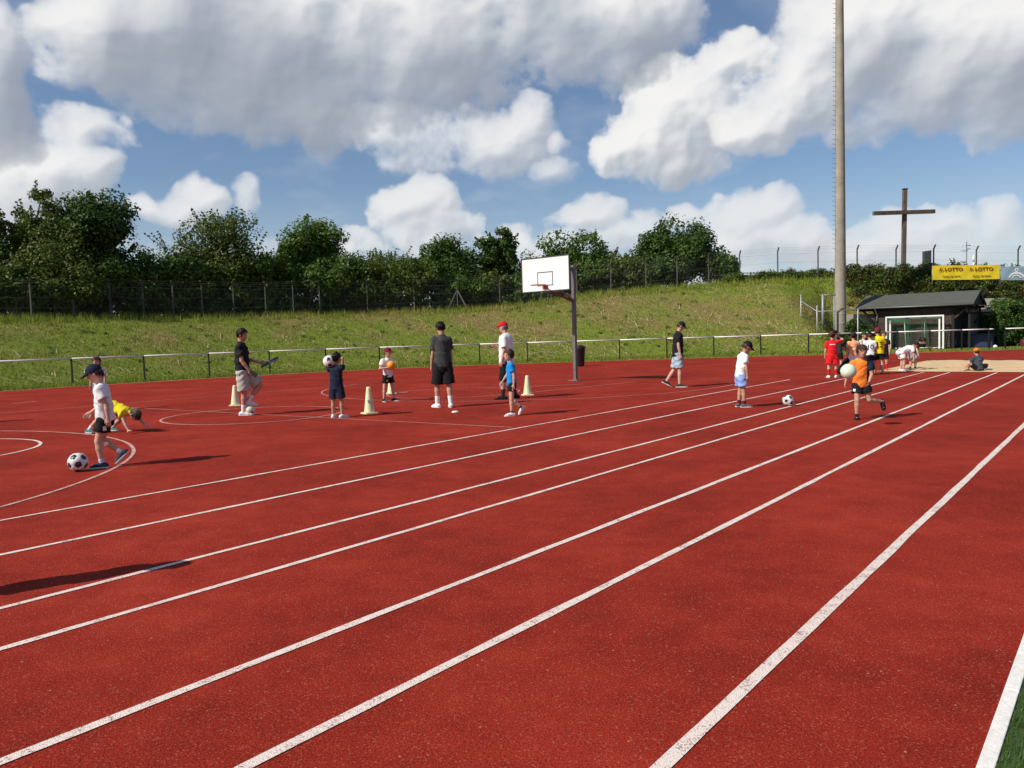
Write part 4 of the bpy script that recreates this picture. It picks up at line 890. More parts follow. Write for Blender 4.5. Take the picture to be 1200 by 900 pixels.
# ================================================================== BASKETBALL STAND
bp = gp(674.7, 446); bs = thing('basketball_stand', 'grey steel basketball stand with white backboard', 'basketball hoop', bp)
bs.rotation_euler = (0, 0, -LANE_A)       # local -y faces along the court, local x along the board
M_STEEL = pbr('grey painted steel', (.155, .140, .140), .55, .2, .15, 4); M_BOARD = pbr('white board', (.80, .80, .79), .5, 0, .04, 2); M_BORD = pbr('dark board border', (.035, .035, .04), .6); M_RING = pbr('orange ring', (.42, .13, .07), .5, .2, .2, 8)
mb = MB(); mb.box((0, 0, 1.85), (.105, .12, 3.7), None, .012); mb.build('pole', M_STEEL, bs)
mb = MB(); mb.box((0, 0, .015), (.36, .36, .03), None, .005); mb.build('base_plate', M_STEEL, bs)
AY = -1.5
bd = MB(); bd.box((0, AY, 3.36), (1.80, .03, 1.05), None, .004); board = bd.build('backboard', M_BOARD, bs)
mb = MB()
for (x, z, w_, h_) in ((0, 3.36 + .515, 1.83, .03), (0, 3.36 - .515, 1.83, .03), (-.90, 3.36, .03, 1.0), (.90, 3.36, .03, 1.0)): mb.box((x, AY, z), (w_, .052, h_))
mb.build('border', M_BORD, board)
mb = MB()
for (x, z, w_, h_) in ((0, 3.42, .59, .022), (0, 3.02, .59, .022), (-.284, 3.22, .022, .378), (.284, 3.22, .022, .378)): mb.box((x, AY - .019, z), (w_, .006, h_))
mb.build('target_square', M_BORD, board)
for x, z0, z1 in ((-.35, 3.62, 3.7), (.35, 3.62, 3.7)):
    mb = MB(); mb.bar((0, -.02, 3.62), (x, AY + .02, z0), .035, .045); mb.build('arm', M_STEEL, bs)
for x in (-.35, .35):
    mb = MB(); mb.bar((0, -.02, 2.60), (x, AY + .02, 2.96), .035, .045); mb.build('arm', M_STEEL, bs)
mb = MB(); mb.bar((0, -.04, 2.55), (0, AY + .05, 2.90), .05, .06); mb.build('brace', pbr('brown steel', (.16, .09, .075), .6, .2), bs)
mb = MB(); mb.bar((0, -.04, 3.55), (0, -.5, 3.72), .05, .06); mb.build('brace', M_STEEL, bs)
mb = MB(); mb.tube([(.225 * math.cos(a_), AY - .38 + .225 * math.sin(a_), 3.02) for a_ in np.linspace(0, 6.283, 29)], .012, 6, False); rg = mb.build('ring', M_RING, bs)
mb = MB(); mb.box((0, AY - .085, 3.01), (.16, .14, .02)); mb.box((0, AY - .024, 2.97), (.2, .012, .14)); mb.build('ring_bracket', M_RING, rg)

# bin
bn = gp(679.5, 429.4); tb = thing('litter_bin', 'black litter bin standing behind the basketball pole', 'bin', bn)
mb = MB(); mb.lathe([(.20, 0.02), (.215, .05), (.255, .8), (.27, .83), (.27, .87)], 20); mb.build('body', pbr('black plastic', (.010, .010, .011), .55, 0, .2, 10), tb); mb = MB(); mb.lathe([(.268, .871), (.26, .92), (.2, .97), (.05, .99)], 20); mb.build('lid', pbr('black plastic', (.010, .010, .011), .55), tb)

# ================================================================== CONES
M_CONE = pbr('pale yellow cone plastic', (.80, .74, .44), .5, 0, .12, 6); M_MARKc = pbr('grey scuff print', (.32, .27, .16), .6)
def cone(u, v, label, hgt=.50, mark=False, rz=0.2):
    p_ = gp(u, v); t = thing('traffic_cone', label, 'cone', p_, rz, 'pale yellow training cones')
    mb = MB(); mb.lathe([(.112, .022), (.108, .05), (.098, .09), (.048, hgt - .05), (.044, hgt - .02), (.034, hgt)], 28); mb.build('body', M_CONE, t)
    mb = MB(); mb.box((0, 0, .013), (.275, .275, .026), None, .009); mb.build('base', M_CONE, t)
    if mark:
        mb = MB(); mb.tube([(0, 0, .20), (0, 0, .215)], [.0905, .0885], 28, False); mb.build('scuff_band', M_MARKc, t)
cone(276, 475.5, 'pale yellow cone beside the teenager with his foot on a ball')
cone(433, 484.7, 'largest pale yellow cone, right of the child in navy', .55, False, .6)
cone(458.5, 461.5, 'pale yellow cone half hidden behind the child with the orange ball')
cone(618.3, 463.3, 'pale yellow cone right of the boy in blue')

# ================================================================== BALLS
def ico_ball(n=4):
    bm = bmesh.new(); bmesh.ops.create_icosphere(bm, subdivisions=n, radius=1.0); V = np.array([v.co[:] for v in bm.verts]); F = np.array([[v.index for v in f.verts] for f in bm.faces]); bm.free(); return V, F
def ball_centres():
    bm = bmesh.new(); bmesh.ops.create_icosphere(bm, subdivisions=1, radius=1.0); pv = np.array([v.co.normalized()[:] for v in bm.verts]); hv = np.array([f.calc_center_median().normalized()[:] for f in bm.faces]); bm.free(); return pv, hv
PV, HV = ball_centres()
def ball_data(n):
    V, F = ico_ball(n); V = V / np.linalg.norm(V, axis=1)[:, None]; S = np.c_[V @ PV.T + .006, V @ HV.T]; o_ = np.sort(S, axis=1); gap = o_[:, -1] - o_[:, -2]
    cf = V[F].mean(1); cf /= np.linalg.norm(cf, axis=1)[:, None]; pid = np.c_[cf @ PV.T + .006, cf @ HV.T].argmax(1); r_ = 1 - .03 * np.exp(-(gap / .02) ** 2); return V * r_[:, None], F, pid
def ball(name, label, p, r, light, dark, rot=(0, 0, 0), panels=False, dark_hex=(), pent_dark=True, cat='ball'):
    V, F, pid = ball_data(4 if panels else 3); isd = (pid < 12) if pent_dark is True else (np.isin(pid, pent_dark) if pent_dark else np.zeros(len(pid), bool))
    for h_ in dark_hex: isd |= pid == h_
    if panels:
        t = thing(name, label, cat, p); t.rotation_euler = rot
        for k_ in range(32):
            f_ = F[pid == k_]; u_, inv = np.unique(f_, return_inverse=True); me = mesh_np('panel', V[u_] * r, inv.reshape(-1, 3), True); obj('panel', me, dark if (k_ < 12 or k_ in dark_hex) else light, t)
        return t
    me = mesh_np(name, V * r, F, True); me.materials.append(light); me.materials.append(dark); me.polygons.foreach_set('material_index', isd.astype(np.int32)); o_ = obj(name, me, None, None, p); o_.rotation_euler = rot; return tag(o_, label, cat)
M_BW = pbr('white ball leather', (.74, .73, .70), .4, 0, .06, 25); M_BD = pbr('dark ball panel', (.022, .024, .032), .4, 0, .2, 25); M_BY = pbr('cream ball leather', (.72, .70, .50), .4, 0, .08, 25); M_BO = pbr('orange ball rubber', (.78, .30, .012), .5, 0, .06, 20); M_BG = pbr('mint ball leather', (.62, .74, .55), .4, 0, .08, 20)
BALL_R = .115
p_ = gp(92, 552.3); ball('football', 'white football with dark panels at the feet of the boy in navy cap', (p_.x, p_.y, BALL_R), BALL_R, M_BW, M_BD, (.4, .9, .3), True)
p_ = gp(293.3, 486.5); TB = Vector((p_.x, p_.y, .108)); ball('football', 'cream football with dark patches under the teenager\'s foot', TB, .108, M_BY, M_BD, (1.0, .3, .6), False, (14,), [0, 3, 6, 9])
p_ = gp(923.5, 475.8); ball('football', 'black and white football lying in front of the boy in light blue shorts', (p_.x, p_.y, .108), .108, M_BW, M_BD, (.2, .5, 1.0))
bpos = hut_w(-.6, -1.6, .11); p_ = at(1166.3, 408.5, 42.6); ball('football', 'white ball lying at the gap in the barrier near the hut', (p_.x, p_.y, .112), .112, M_BW, M_BW, (0, 0, 0), False, (), False)

# ================================================================== PEOPLE: distance fields turned into one continuous surface
def nz(v): v = np.asarray(v, float); return v / (np.linalg.norm(v) + 1e-12)
class Vol:
    def __init__(s, lo, hi, h):
        s.h = h; s.lo = np.asarray(lo, float) - 3 * h; n = np.ceil((np.asarray(hi) + 3 * h - s.lo) / h).astype(int) + 1
        s.x = [(s.lo[i] + np.arange(n[i]) * h).astype(np.float32) for i in range(3)]; s.D = np.full(n, .2, np.float32)
    def sl(s, lo, hi, pad):
        r = []
        for i in range(3):
            a = int(max(0, math.floor((lo[i] - pad - s.lo[i]) / s.h))); b = int(min(s.D.shape[i], math.ceil((hi[i] + pad - s.lo[i]) / s.h) + 1)); r.append(slice(a, max(a, b)))
        return tuple(r)
    def pts(s, S): return s.x[0][S[0]][:, None, None], s.x[1][S[1]][None, :, None], s.x[2][S[2]][None, None, :]
    def put(s, S, d, k):
        a = s.D[S]; m = np.minimum(a, d)
        if k > 0: hh = np.maximum(k - np.abs(a - d), 0) / k; m = m - hh * hh * k * .25
        s.D[S] = m
    def rc(s, a, b, ra, rb, k=.012):
        a = np.asarray(a, float); b = np.asarray(b, float); r = max(ra, rb); S = s.sl(np.minimum(a, b) - r, np.maximum(a, b) + r, k + 2 * s.h); X, Y, Z = s.pts(S); ba = b - a; L = ba @ ba + 1e-12
        px, py, pz = X - a[0], Y - a[1], Z - a[2]; t = np.clip((px * ba[0] + py * ba[1] + pz * ba[2]) / L, 0, 1)
        s.put(S, np.sqrt((px - t * ba[0]) ** 2 + (py - t * ba[1]) ** 2 + (pz - t * ba[2]) ** 2) - (ra + (rb - ra) * t), k)
    def el(s, c, r, A, k=.012):
        c = np.asarray(c, float); R_ = max(r); S = s.sl(c - R_, c + R_, k + 2 * s.h); X, Y, Z = s.pts(S); q = [X - c[0], Y - c[1], Z - c[2]]
        u = [(q[0] * A[i][0] + q[1] * A[i][1] + q[2] * A[i][2]) for i in range(3)]
        k0 = np.sqrt(sum((u[i] / r[i]) ** 2 for i in range(3))); k1 = np.sqrt(sum((u[i] / r[i] ** 2) ** 2 for i in range(3))) + 1e-9
        s.put(S, k0 * (k0 - 1) / k1, k)
    def ec(s, a, b, ra, rb, right, k=.012, flat=False):
        """elliptic cone from a to b, half-axes (along right, across)"""
        a = np.asarray(a, float); b = np.asarray(b, float); ax = b - a; L = np.linalg.norm(ax); ax = ax / L; rt = nz(np.asarray(right) - ax * (np.asarray(right) @ ax)); fw = np.cross(ax, rt); R_ = max(ra + rb)
        S = s.sl(np.minimum(a, b) - R_, np.maximum(a, b) + R_, k + 2 * s.h); X, Y, Z = s.pts(S); q = [X - a[0], Y - a[1], Z - a[2]]; dot = lambda v: q[0] * v[0] + q[1] * v[1] + q[2] * v[2]
        h_ = dot(ax); t = np.clip(h_ / L, 0, 1); rx = ra[0] + (rb[0] - ra[0]) * t; ry = ra[1] + (rb[1] - ra[1]) * t; u, v = dot(rt), dot(fw); ex = np.maximum(np.maximum(-h_, h_ - L), 0)
        if flat:
            k0 = np.sqrt((u / rx) ** 2 + (v / ry) ** 2); k1 = np.sqrt((u / rx ** 2) ** 2 + (v / ry ** 2) ** 2) + 1e-6; d = np.maximum(k0 * (k0 - 1) / k1, np.maximum(-h_, h_ - L))
        else:
            rz = np.minimum(rx, ry); k0 = np.sqrt((u / rx) ** 2 + (v / ry) ** 2 + (ex / rz) ** 2); k1 = np.sqrt((u / rx ** 2) ** 2 + (v / ry ** 2) ** 2 + (ex / rz ** 2) ** 2) + 1e-6; d = k0 * (k0 - 1) / k1
        s.put(S, d.astype(np.float32), k)
    def plane(s, p, n):
        """keep the side the normal points away from"""
        X, Y, Z = s.x[0][:, None, None], s.x[1][None, :, None], s.x[2][None, None, :]; return (X - p[0]) * n[0] + (Y - p[1]) * n[1] + (Z - p[2]) * n[2]
    def wrinkle(s, amp, f, seed):
        X, Y, Z = s.x[0][:, None, None], s.x[1][None, :, None], s.x[2][None, None, :]
        s.D += (amp * (np.sin(f * (X * 1.1 + Z * .8) + seed) * np.sin(f * (Y * .9 - Z * .55) + 1.3 * seed) + .6 * np.sin(f * 1.9 * (X * .6 - Y * .7 + Z * .9) + 2.1 * seed))).astype(np.float32)
    def sample(s, p):
        g = (np.asarray(p) - s.lo) / s.h; i = np.clip(np.floor(g).astype(int), 0, np.array(s.D.shape) - 2); f = g - i; o = 0
        for a in (0, 1):
            for b in (0, 1):
                for c in (0, 1): o = o + s.D[i[:, 0] + a, i[:, 1] + b, i[:, 2] + c] * (f[:, 0] if a else 1 - f[:, 0]) * (f[:, 1] if b else 1 - f[:, 1]) * (f[:, 2] if c else 1 - f[:, 2])
        return o
    def surface(s):
        D = s.D; D[0] = D[-1] = .1; D[:, 0] = D[:, -1] = .1; D[:, :, 0] = D[:, :, -1] = .1
        I = D < 0; n = np.array(D.shape); c = np.zeros(n - 1, np.uint8); co = [(a, b, e) for a in (0, 1) for b in (0, 1) for e in (0, 1)]
        for a, b, e in co: c += I[a:n[0] - 1 + a, b:n[1] - 1 + b, e:n[2] - 1 + e]
        cells = np.argwhere((c > 0) & (c < 8)); idx = np.full(n - 1, -1, np.int32); idx[tuple(cells.T)] = np.arange(len(cells))
        acc = np.zeros((len(cells), 3)); cnt = np.zeros(len(cells))
        for q0 in co:
            for ax in range(3):
                if q0[ax]: continue
                q1 = list(q0); q1[ax] = 1; d0 = D[tuple((cells + q0).T)]; d1 = D[tuple((cells + q1).T)]; m = (d0 < 0) != (d1 < 0); t = d0[m] / (d0[m] - d1[m]); p = np.tile(np.array(q0, float), (m.sum(), 1)); p[:, ax] = t; acc[m] += p; cnt[m] += 1
        V = s.lo + (cells + acc / cnt[:, None]) * s.h; F = []
        for ax in range(3):
            S0 = [slice(None)] * 3; S1 = [slice(None)] * 3; S0[ax] = slice(0, -1); S1[ax] = slice(1, None); A, B = I[tuple(S0)], I[tuple(S1)]; o1, o2 = [(1, 2), (2, 0), (0, 1)][ax]
            for up in (True, False):
                e = np.argwhere((A & ~B) if up else (~A & B)); 
                if not len(e): continue
                def g(d1, d2): q = e.copy(); q[:, o1] -= d1; q[:, o2] -= d2; return idx[tuple(q.T)]
                f = np.stack([g(1, 1), g(0, 1), g(0, 0), g(1, 0)], 1); F.append(f if up else f[:, ::-1])
        return V, np.concatenate(F)

def limb(flex, out, side):
    f, o = R(flex), R(out); return np.array([side * math.sin(o), math.sin(f) * math.cos(o), -math.cos(f) * math.cos(o)])
def two_bone(a, tgt, l1, l2, hint):
    a = np.asarray(a, float); tgt = np.asarray(tgt, float); d = tgt - a; L = min(np.linalg.norm(d), (l1 + l2) * .998); d = nz(d); x = (l1 * l1 - l2 * l2 + L * L) / (2 * L); y = math.sqrt(max(l1 * l1 - x * x, 0)); h = nz(np.asarray(hint, float) - d * (np.asarray(hint) @ d)); return a + d * x + h * y, a + d * L

SKIN = {}
def skin(tone):
    cols = {'fair': (.56, .315, .225), 'tan': (.44, .225, .145), 'mid': (.50, .265, .175)}
    return pbr('skin ' + tone, cols[tone], .5, 0, .07, 14, 0, 0, .4, .12)
def clothm(name, col, n=.06): return pbr('cloth ' + name, col, .85, 0, n, 9, .25, 160, .2)
HAIRC = {'brown': (.075, .042, .024), 'dark': (.028, .018, .013), 'blond': (.16, .095, .045), 'red': (.12, .045, .02), 'grey': (.20, .19, .18)}
PLIST = {}
def person(label, pos, face, H, pose, wear, adult=False, h=.011, group='people on the sports ground', tone='fair', hair='brown', hairlen=0.0, stout=1.0):
    P = dict(lean=3, side=0, twist=0, head=(0, 0), L=(4, 3, -2, 0), Rr=(2, 3, -6, 0), aL=(2, 10, 12, 4), aR=(0, 10, 12, 4), anchor='mid', pel=None, curl=.5); P.update(pose)
    k_ = dict(head=.163, hw=.0555, hd=.068, torso=.285, ul=.232, ll=.215, fh=.042, ua=.160, fa=.128, hand=.088, sw=.097, hip=.046, neck=.045) if not adult else dict(head=.132, hw=.0435, hd=.0555, torso=.300, ul=.245, ll=.235, fh=.038, ua=.168, fa=.140, hand=.095, sw=.084, hip=.048, neck=.042)
    z = {a: b * H for a, b in k_.items()}; ex = np.array([1., 0, 0]); ey = np.array([0, 1., 0]); ez_ = np.array([0, 0, 1.])
    ln, sd_ = R(P['lean']), R(P['side']); up = nz([math.sin(sd_), math.sin(ln) * math.cos(sd_), math.cos(ln) * math.cos(sd_)])
    tw = R(P['twist']); rt = nz(np.array([math.cos(tw), math.sin(tw), 0]) - up * (np.array([math.cos(tw), math.sin(tw), 0]) @ up)); prt = nz(ex - up * up[0]); fwd = np.cross(up, rt)
    pel = np.zeros(3) if P['pel'] is None else np.array(P['pel'], float) * H
    hips = {s: pel + prt * s * z['hip'] for s in (-1, 1)}; J = {}
    for s, key in ((-1, 'L'), (1, 'Rr')):
        q = P[key]
        if q[0] == 'ik':
            kn, an = two_bone(hips[s], np.array(q[1]) * H, z['ul'], z['ll'], q[2]); fp = q[3] if len(q) > 3 else 0; fyaw = q[4] if len(q) > 4 else 8
        else:
            kn = hips[s] + limb(q[0], q[1], s) * z['ul']; an = kn + limb(q[2], q[1] * .4 if len(q) < 6 else q[5], s) * z['ll']; fp = q[3]; fyaw = q[4] if len(q) > 4 else 8
        a_, p_ = R(fyaw), R(fp); ff = np.array([s * math.sin(a_) * math.cos(p_), math.cos(a_) * math.cos(p_), math.sin(p_)]); fr = nz(np.cross(ff, ez_)) if abs(ff[2]) < .98 else ex; fu = np.cross(fr, ff); J[s] = [kn, an, ff, fr, fu]
    low = min(min((J[s][1] - J[s][4] * z['fh'] - J[s][2] * .045 * H)[2], (J[s][1] - J[s][4] * z['fh'] + J[s][2] * .105 * H)[2]) for s in (-1, 1))
    off = np.zeros(3)
    if P['pel'] is None: off[2] = -low
    an = {'L': J[-1][1], 'R': J[1][1], 'mid': (J[-1][1] + J[1][1]) / 2, 'pelvis': pel}[P['anchor']]
    if P['pel'] is None or P['anchor'] != 'pelvis': off[:2] = -an[:2] if P['pel'] is None else 0
    pel = pel + off; hips = {s: hips[s] + off for s in hips}
    for s in J: J[s][0] = J[s][0] + off; J[s][1] = J[s][1] + off
    ch = pel + up * z['torso']; sh = {s: ch + rt * s * z['sw'] - up * .012 * H for s in (-1, 1)}
    hy, hp = R(P['head'][0]), R(P['head'][1]); hl_ = R(P['lean'] * .45)
    bf = np.array([-math.sin(hy + tw), math.cos(hy + tw), 0]); pit = hp - hl_ * 0; hf = nz(bf * math.cos(pit) + ez_ * math.sin(pit) * 1.0); hf = nz(hf + (fwd - ey) * .35) if abs(P['lean']) > 30 else hf
    hr_ = nz(np.cross(hf, ez_)); hu = np.cross(hr_, hf); HB = np.array([hr_, hf, hu])
    nk = ch + up * .03 * H; nd = nz(up * .6 + hu * .55 + hf * .05); hc = nk + nd * (z['neck'] + z['head'] * .42) + hf * .014 * H
    hh, hw, hd = z['head'], z['hw'], z['hd']
    arms = {}
    for s, key in ((-1, 'aL'), (1, 'aR')):
        q = P[key]
        if q[0] == 'ik': el_, wr = two_bone(sh[s], np.array(q[1]) * H, z['ua'], z['fa'], q[2])
        else: el_ = sh[s] + limb(q[0], q[1], s) * z['ua']; wr = el_ + limb(q[2], q[3], s) * z['fa']
        hd_ = nz(wr - el_); pn = -s * ex
        if q[0] == 'ik' and len(q) > 3: pn = nz(np.array(q[3]) )
        if q[0] == 'ik' and len(q) > 4: hd_ = nz(np.array(q[4]))
        pn = nz(pn - hd_ * (pn @ hd_)); arms[s] = (el_, wr, hd_, pn)
    allp = np.array([pel, ch, hc + hu * hh * .6, hc - hu * hh * .6, hc + hf * .17, hc - hf * .13] + [j for s in J for j in (J[s][0], J[s][1], J[s][1] + J[s][2] * .13 * H, J[s][1] - J[s][2] * .06 * H)] + [a for s in arms for a in (arms[s][0], arms[s][1], arms[s][1] + arms[s][2] * z['hand'] * 1.2)] + list(sh.values()))
    lo, hi = allp.min(0) - .12, allp.max(0) + .12
    root = thing('person', label, 'person', (pos[0], pos[1], pos[2] if len(pos) > 2 else 0), R(-face), group)
    # ---------------- body: one surface
    B = Vol(lo, hi, h); ch_w = (.083 if not adult else .084) * stout; wa_w = (.070 if not adult else .073) * stout; hp_w = (.074 if not adult else .080) * (1 + .5 * (stout - 1)); dp = (.056 if not adult else .062) * stout
    m1 = pel + up * z['torso'] * .42
    B.ec(pel - up * .01 * H, m1, (hp_w * H, dp * H * 1.02), (wa_w * H, dp * H * .95), prt, .02); B.ec(m1, ch - up * .055 * H, (wa_w * H, dp * H * .95), (ch_w * H, dp * H), rt, .02)
    B.rc(sh[-1], sh[1], .030 * H, .030 * H, .03); B.rc(ch - up * .01 * H, nk + nd * (z['neck'] + .02 * H), .031 * H if not adult else .033 * H, .028 * H if not adult else .031 * H, .02)
    for s in (-1, 1):
        el_, wr, hd_, pn = arms[s]; fat = stout ** .5; B.rc(sh[s], el_, (.030 if not adult else .027) * H * fat, .0215 * H * fat, .015); B.rc(el_, el_ + (wr - el_) * .35, .0215 * H, .0225 * H * fat, .008); B.rc(el_ + (wr - el_) * .3, wr, .0225 * H * fat, .0145 * H, .008)
        side = np.cross(hd_, pn); HL = z['hand']; c0 = wr + hd_ * HL * .06; c1 = wr + hd_ * HL * .46
        B.ec(c0, c1, (.0165 * H, .0105 * H), (.0235 * H, .0095 * H), side, .008)
        cu = P['curl']; fr_ = max(.0062 * H, h * .72)
        for fi, (so, fl) in enumerate(((-.75, .46), (-.26, .52), (.24, .49), (.72, .40))):
            k0 = c1 + side * so * .0225 * H + hd_ * HL * .02; a1 = R(38 * cu); d1 = hd_ * math.cos(a1) + pn * math.sin(a1); a2 = R(38 * cu + 62 * cu); d2 = hd_ * math.cos(a2) + pn * math.sin(a2); k1 = k0 + d1 * HL * fl * .55; B.rc(k0, k1, fr_, fr_ * .95, .003); B.rc(k1, k1 + d2 * HL * fl * .5, fr_ * .95, fr_ * .8, .002)
        tside = -1.0; t0 = c0 + side * tside * .016 * H + hd_ * HL * .08; td = nz(hd_ * .75 + side * tside * .55 + pn * .45); B.rc(t0, t0 + td * HL * .30, fr_ * 1.25, fr_ * 1.1, .005); td2 = nz(hd_ * .95 + side * tside * .15 + pn * .4); B.rc(t0 + td * HL * .30, t0 + td * HL * .30 + td2 * HL * .22, fr_ * 1.1, fr_ * .85, .003)
        kn, an_, ff, fr2, fu = J[s]; B.rc(hips[s], kn, .050 * H * fat, .0325 * H * fat, .02); calf = kn + (an_ - kn) * .32 - np.cross(nz(an_ - kn), fr2) * .0 - fu * 0
        B.rc(kn, calf, .031 * H * fat, .0325 * H * fat, .012); B.rc(calf, an_, .0325 * H * fat, .0205 * H, .012); B.rc(an_ - fu * .02 * H, an_ - fu * .022 * H + ff * .08 * H, .02 * H, .017 * H, .012)
    # head with brow, jaw, nose, ears
    B.el(hc + hu * .08 * hh - hf * .04 * hd, (hw, hd, hh * .42), HB, .02); B.el(hc - hu * .20 * hh + hf * .16 * hd, (hw * .76, hd * .76, hh * .30), HB, .03); B.el(hc - hu * .40 * hh + hf * .52 * hd, (hw * .36, hd * .28, hh * .085), HB, .02)
    B.rc(hc + hf * hd * .90 + hu * hh * .04, hc + hf * hd * 1.07 - hu * hh * .10, hh * .035, hh * .055, .012); B.rc(hc + hf * hd * .83 + hu * hh * .10 - hr_ * hw * .45, hc + hf * hd * .83 + hu * hh * .10 + hr_ * hw * .45, hh * .045, hh * .045, .012)
    for s in (-1, 1): B.el(hc + hr_ * s * hw * .98 - hf * .06 * hd - hu * .03 * hh, (hw * .16, hd * .2, hh * .15), HB, .006)
    V, F = B.surface(); obj('body', mesh_np('body', V, F, True), skin(tone), root)
    # eyes, brows, mouth
    M_EYE = pbr('eye', (.03, .02, .016), .25, 0, 0); M_LIP = pbr('lip', (.36, .13, .11), .5, 0, 0); M_HAIR = pbr('hair ' + hair, HAIRC[hair], .55, 0, .6, 45, .5, 200, .5)
    def blob(name, c, r_, m_, par=root):
        bm = bmesh.new(); bmesh.ops.create_icosphere(bm, subdivisions=1, radius=1); Q = np.array([v.co[:] for v in bm.verts]); Fq = [[v.index for v in f.verts] for f in bm.faces]; bm.free()
        return obj(name, mesh_np(name, c + (Q * np.array(r_)) @ HB, Fq, True), m_, par)
    for s in (-1, 1):
        blob('eye', hc + hr_ * s * hw * .40 + hf * hd * .845 + hu * hh * .015, (hw * .17, hd * .07, hh * .035), M_EYE); blob('eyebrow', hc + hr_ * s * hw * .42 + hf * hd * .895 + hu * hh * .105, (hw * .24, hd * .05, hh * .02), M_HAIR)
    blob('mouth', hc + hf * hd * .90 - hu * hh * .255, (hw * .30, hd * .06, hh * .025), M_LIP)
    # ---------------- hair
    hb = Vol(hc - .19, hc + .19, max(h * .8, .007)); hb.el(hc + hu * .10 * hh - hf * .07 * hd, (hw * 1.10, hd * 1.08, hh * .455), HB, 0)
    if hairlen > 0: hb.ec(hc - hf * hd * .35, hc - hf * hd * .45 - hu * hh * (.3 + hairlen), (hw * 1.05, hd * .6), (hw * .9, hd * .45), hr_, .03)
    face_ = np.maximum(-hb.plane(hc + hf * hd * .30, hf), hb.plane(hc + hu * hh * .23, hu)); hb.wrinkle(.0028 * H, 80, 3.0)
    hb.D = np.maximum(hb.D, -face_); 
    if hairlen <= 0: hb.D = np.maximum(hb.D, -(hb.plane(hc - hu * hh * .20 - hf * hd * .55, nz(hu * .85 - hf * .35))))
    hb.D = np.maximum(hb.D, -np.maximum(-hb.plane(hc - hf * hd * .12, hf), hb.plane(hc - hu * hh * .02, hu)))
    hb.D = np.maximum(hb.D, -hb.plane(hc - hu * hh * (.42 + hairlen * 1.2), hu)) 
    capped = wear.get('cap') is not None
    if capped: hb.D = np.maximum(hb.D, hb.plane(hc + hu * hh * .13, hu))
    V, F = hb.surface(); tv, tf = [], []; 
    ok = np.where(((V - hc) @ hu > -hh * .25) & (((V - hc) @ hu < hh * .02) if capped else True))[0]
    for j in RNG.choice(ok, min(len(ok), 70 if capped else 300), False):
        v = V[j]; nrm = nz(v - hc); tg = nz(-hu * .75 + hf * (.45 if (v - hc) @ hf > -.2 * hd else -.35) + hr_ * .35 + RNG.normal(0, .22, 3)); tg = nz(tg - nrm * (tg @ nrm)); sdv = np.cross(nrm, tg); L = (.034 if not adult else .026) * H * (.5 + .9 * random.random()); w_ = .0055 * H; o_ = len(tv)
        tv += [v - nrm * .004 - tg * L * .3 + sdv * w_, v - nrm * .004 - tg * L * .3 - sdv * w_, v + nrm * .007 - tg * L * .1, v + tg * L + nrm * (.004 + .012 * random.random())]; tf += [(o_, o_ + 1, o_ + 3, o_ + 3), (o_ + 1, o_ + 2, o_ + 3, o_ + 3), (o_ + 2, o_, o_ + 3, o_ + 3)]
    mbh = MB(); mbh.add(V, F, True); mbh.add(tv, [f[:3] for f in tf], True)
    if wear.get('cap') is None or True: mbh.build('hair', M_HAIR, root)
    # ---------------- cap
    if wear.get('cap') is not None:
        M_C = clothm(*wear['cap'][:2]); cv = Vol(hc - .2, hc + .24, max(h * .8, .007)); lv = hc + hu * hh * .10; tilt = nz(hu + hf * .10)
        cv.el(hc + hu * .11 * hh - hf * .05 * hd, (hw * 1.17, hd * 1.14, hh * .49), HB, 0); cv.D = np.maximum(cv.D, -cv.plane(lv, tilt)); V, F = cv.surface(); co_ = obj('cap', mesh_np('cap', V, F, True), M_C, root)
        bv = Vol(hc - .2, hc + .26, .006); bk_ = wear['cap'][2] if len(wear['cap']) > 2 else 1; bfw = nz(hf * bk_ - hu * .16); bc = lv + hf * bk_ * hd * 1.02 + hu * hh * .035; bv.el(bc, (hw * .98, hd * .98, hh * .062), np.array([hr_, bfw, np.cross(hr_, bfw)]), 0); bv.D = np.maximum(bv.D, -bv.plane(lv + hf * bk_ * hd * .55, hf * bk_)); V, F = bv.surface()
        if len(V): obj('brim', mesh_np('brim', V, F, True), M_C, co_)
        blob('button', hc + hu * hh * .60 - hf * hd * .05, (.012, .012, .006), M_C, co_)
        if wear.get('capmark'): blob('emblem', hc + hf * hd * 1.02 + hu * hh * .30, (.018, .008, .018), M_WPR, co_)
    # ---------------- shirt
    T = wear['shirt']; S_ = Vol(lo - .04, hi + .04, h); inf = T.get('loose', .012); hem = pel - up * T.get('hem', .035) * H
    S_.ec(hem, m1, ((hp_w + .006) * H + inf * 1.3, dp * H * 1.06 + inf * 1.3), ((wa_w + .010) * H + inf, dp * H + inf), prt, .03, True); S_.ec(m1 - up * .01, ch - up * .045 * H, ((wa_w + .010) * H + inf, dp * H + inf), (ch_w * H + inf, dp * H + inf * .8), rt, .03)
    S_.rc(sh[-1], sh[1], .031 * H + inf * .75, .031 * H + inf * .75, .03); S_.rc(ch - up * .02 * H, nk - up * .004 * H, .040 * H + inf * .5, .034 * H + inf * .3, .03)
    sl_ = T.get('sleeve', .62)
    if sl_ > 0:
        for s in (-1, 1): el_ = arms[s][0]; e_ = sh[s] + (el_ - sh[s]) * sl_; S_.ec(sh[s] + (sh[s] - el_) * .02, e_, ((.032 if not adult else .028) * H + inf * .8, (.032 if not adult else .028) * H + inf * .8), ((.034 if not adult else .030) * H + inf * 1.0, .030 * H + inf * 1.0), np.cross(nz(el_ - sh[s]), ey + .1), .015, True)
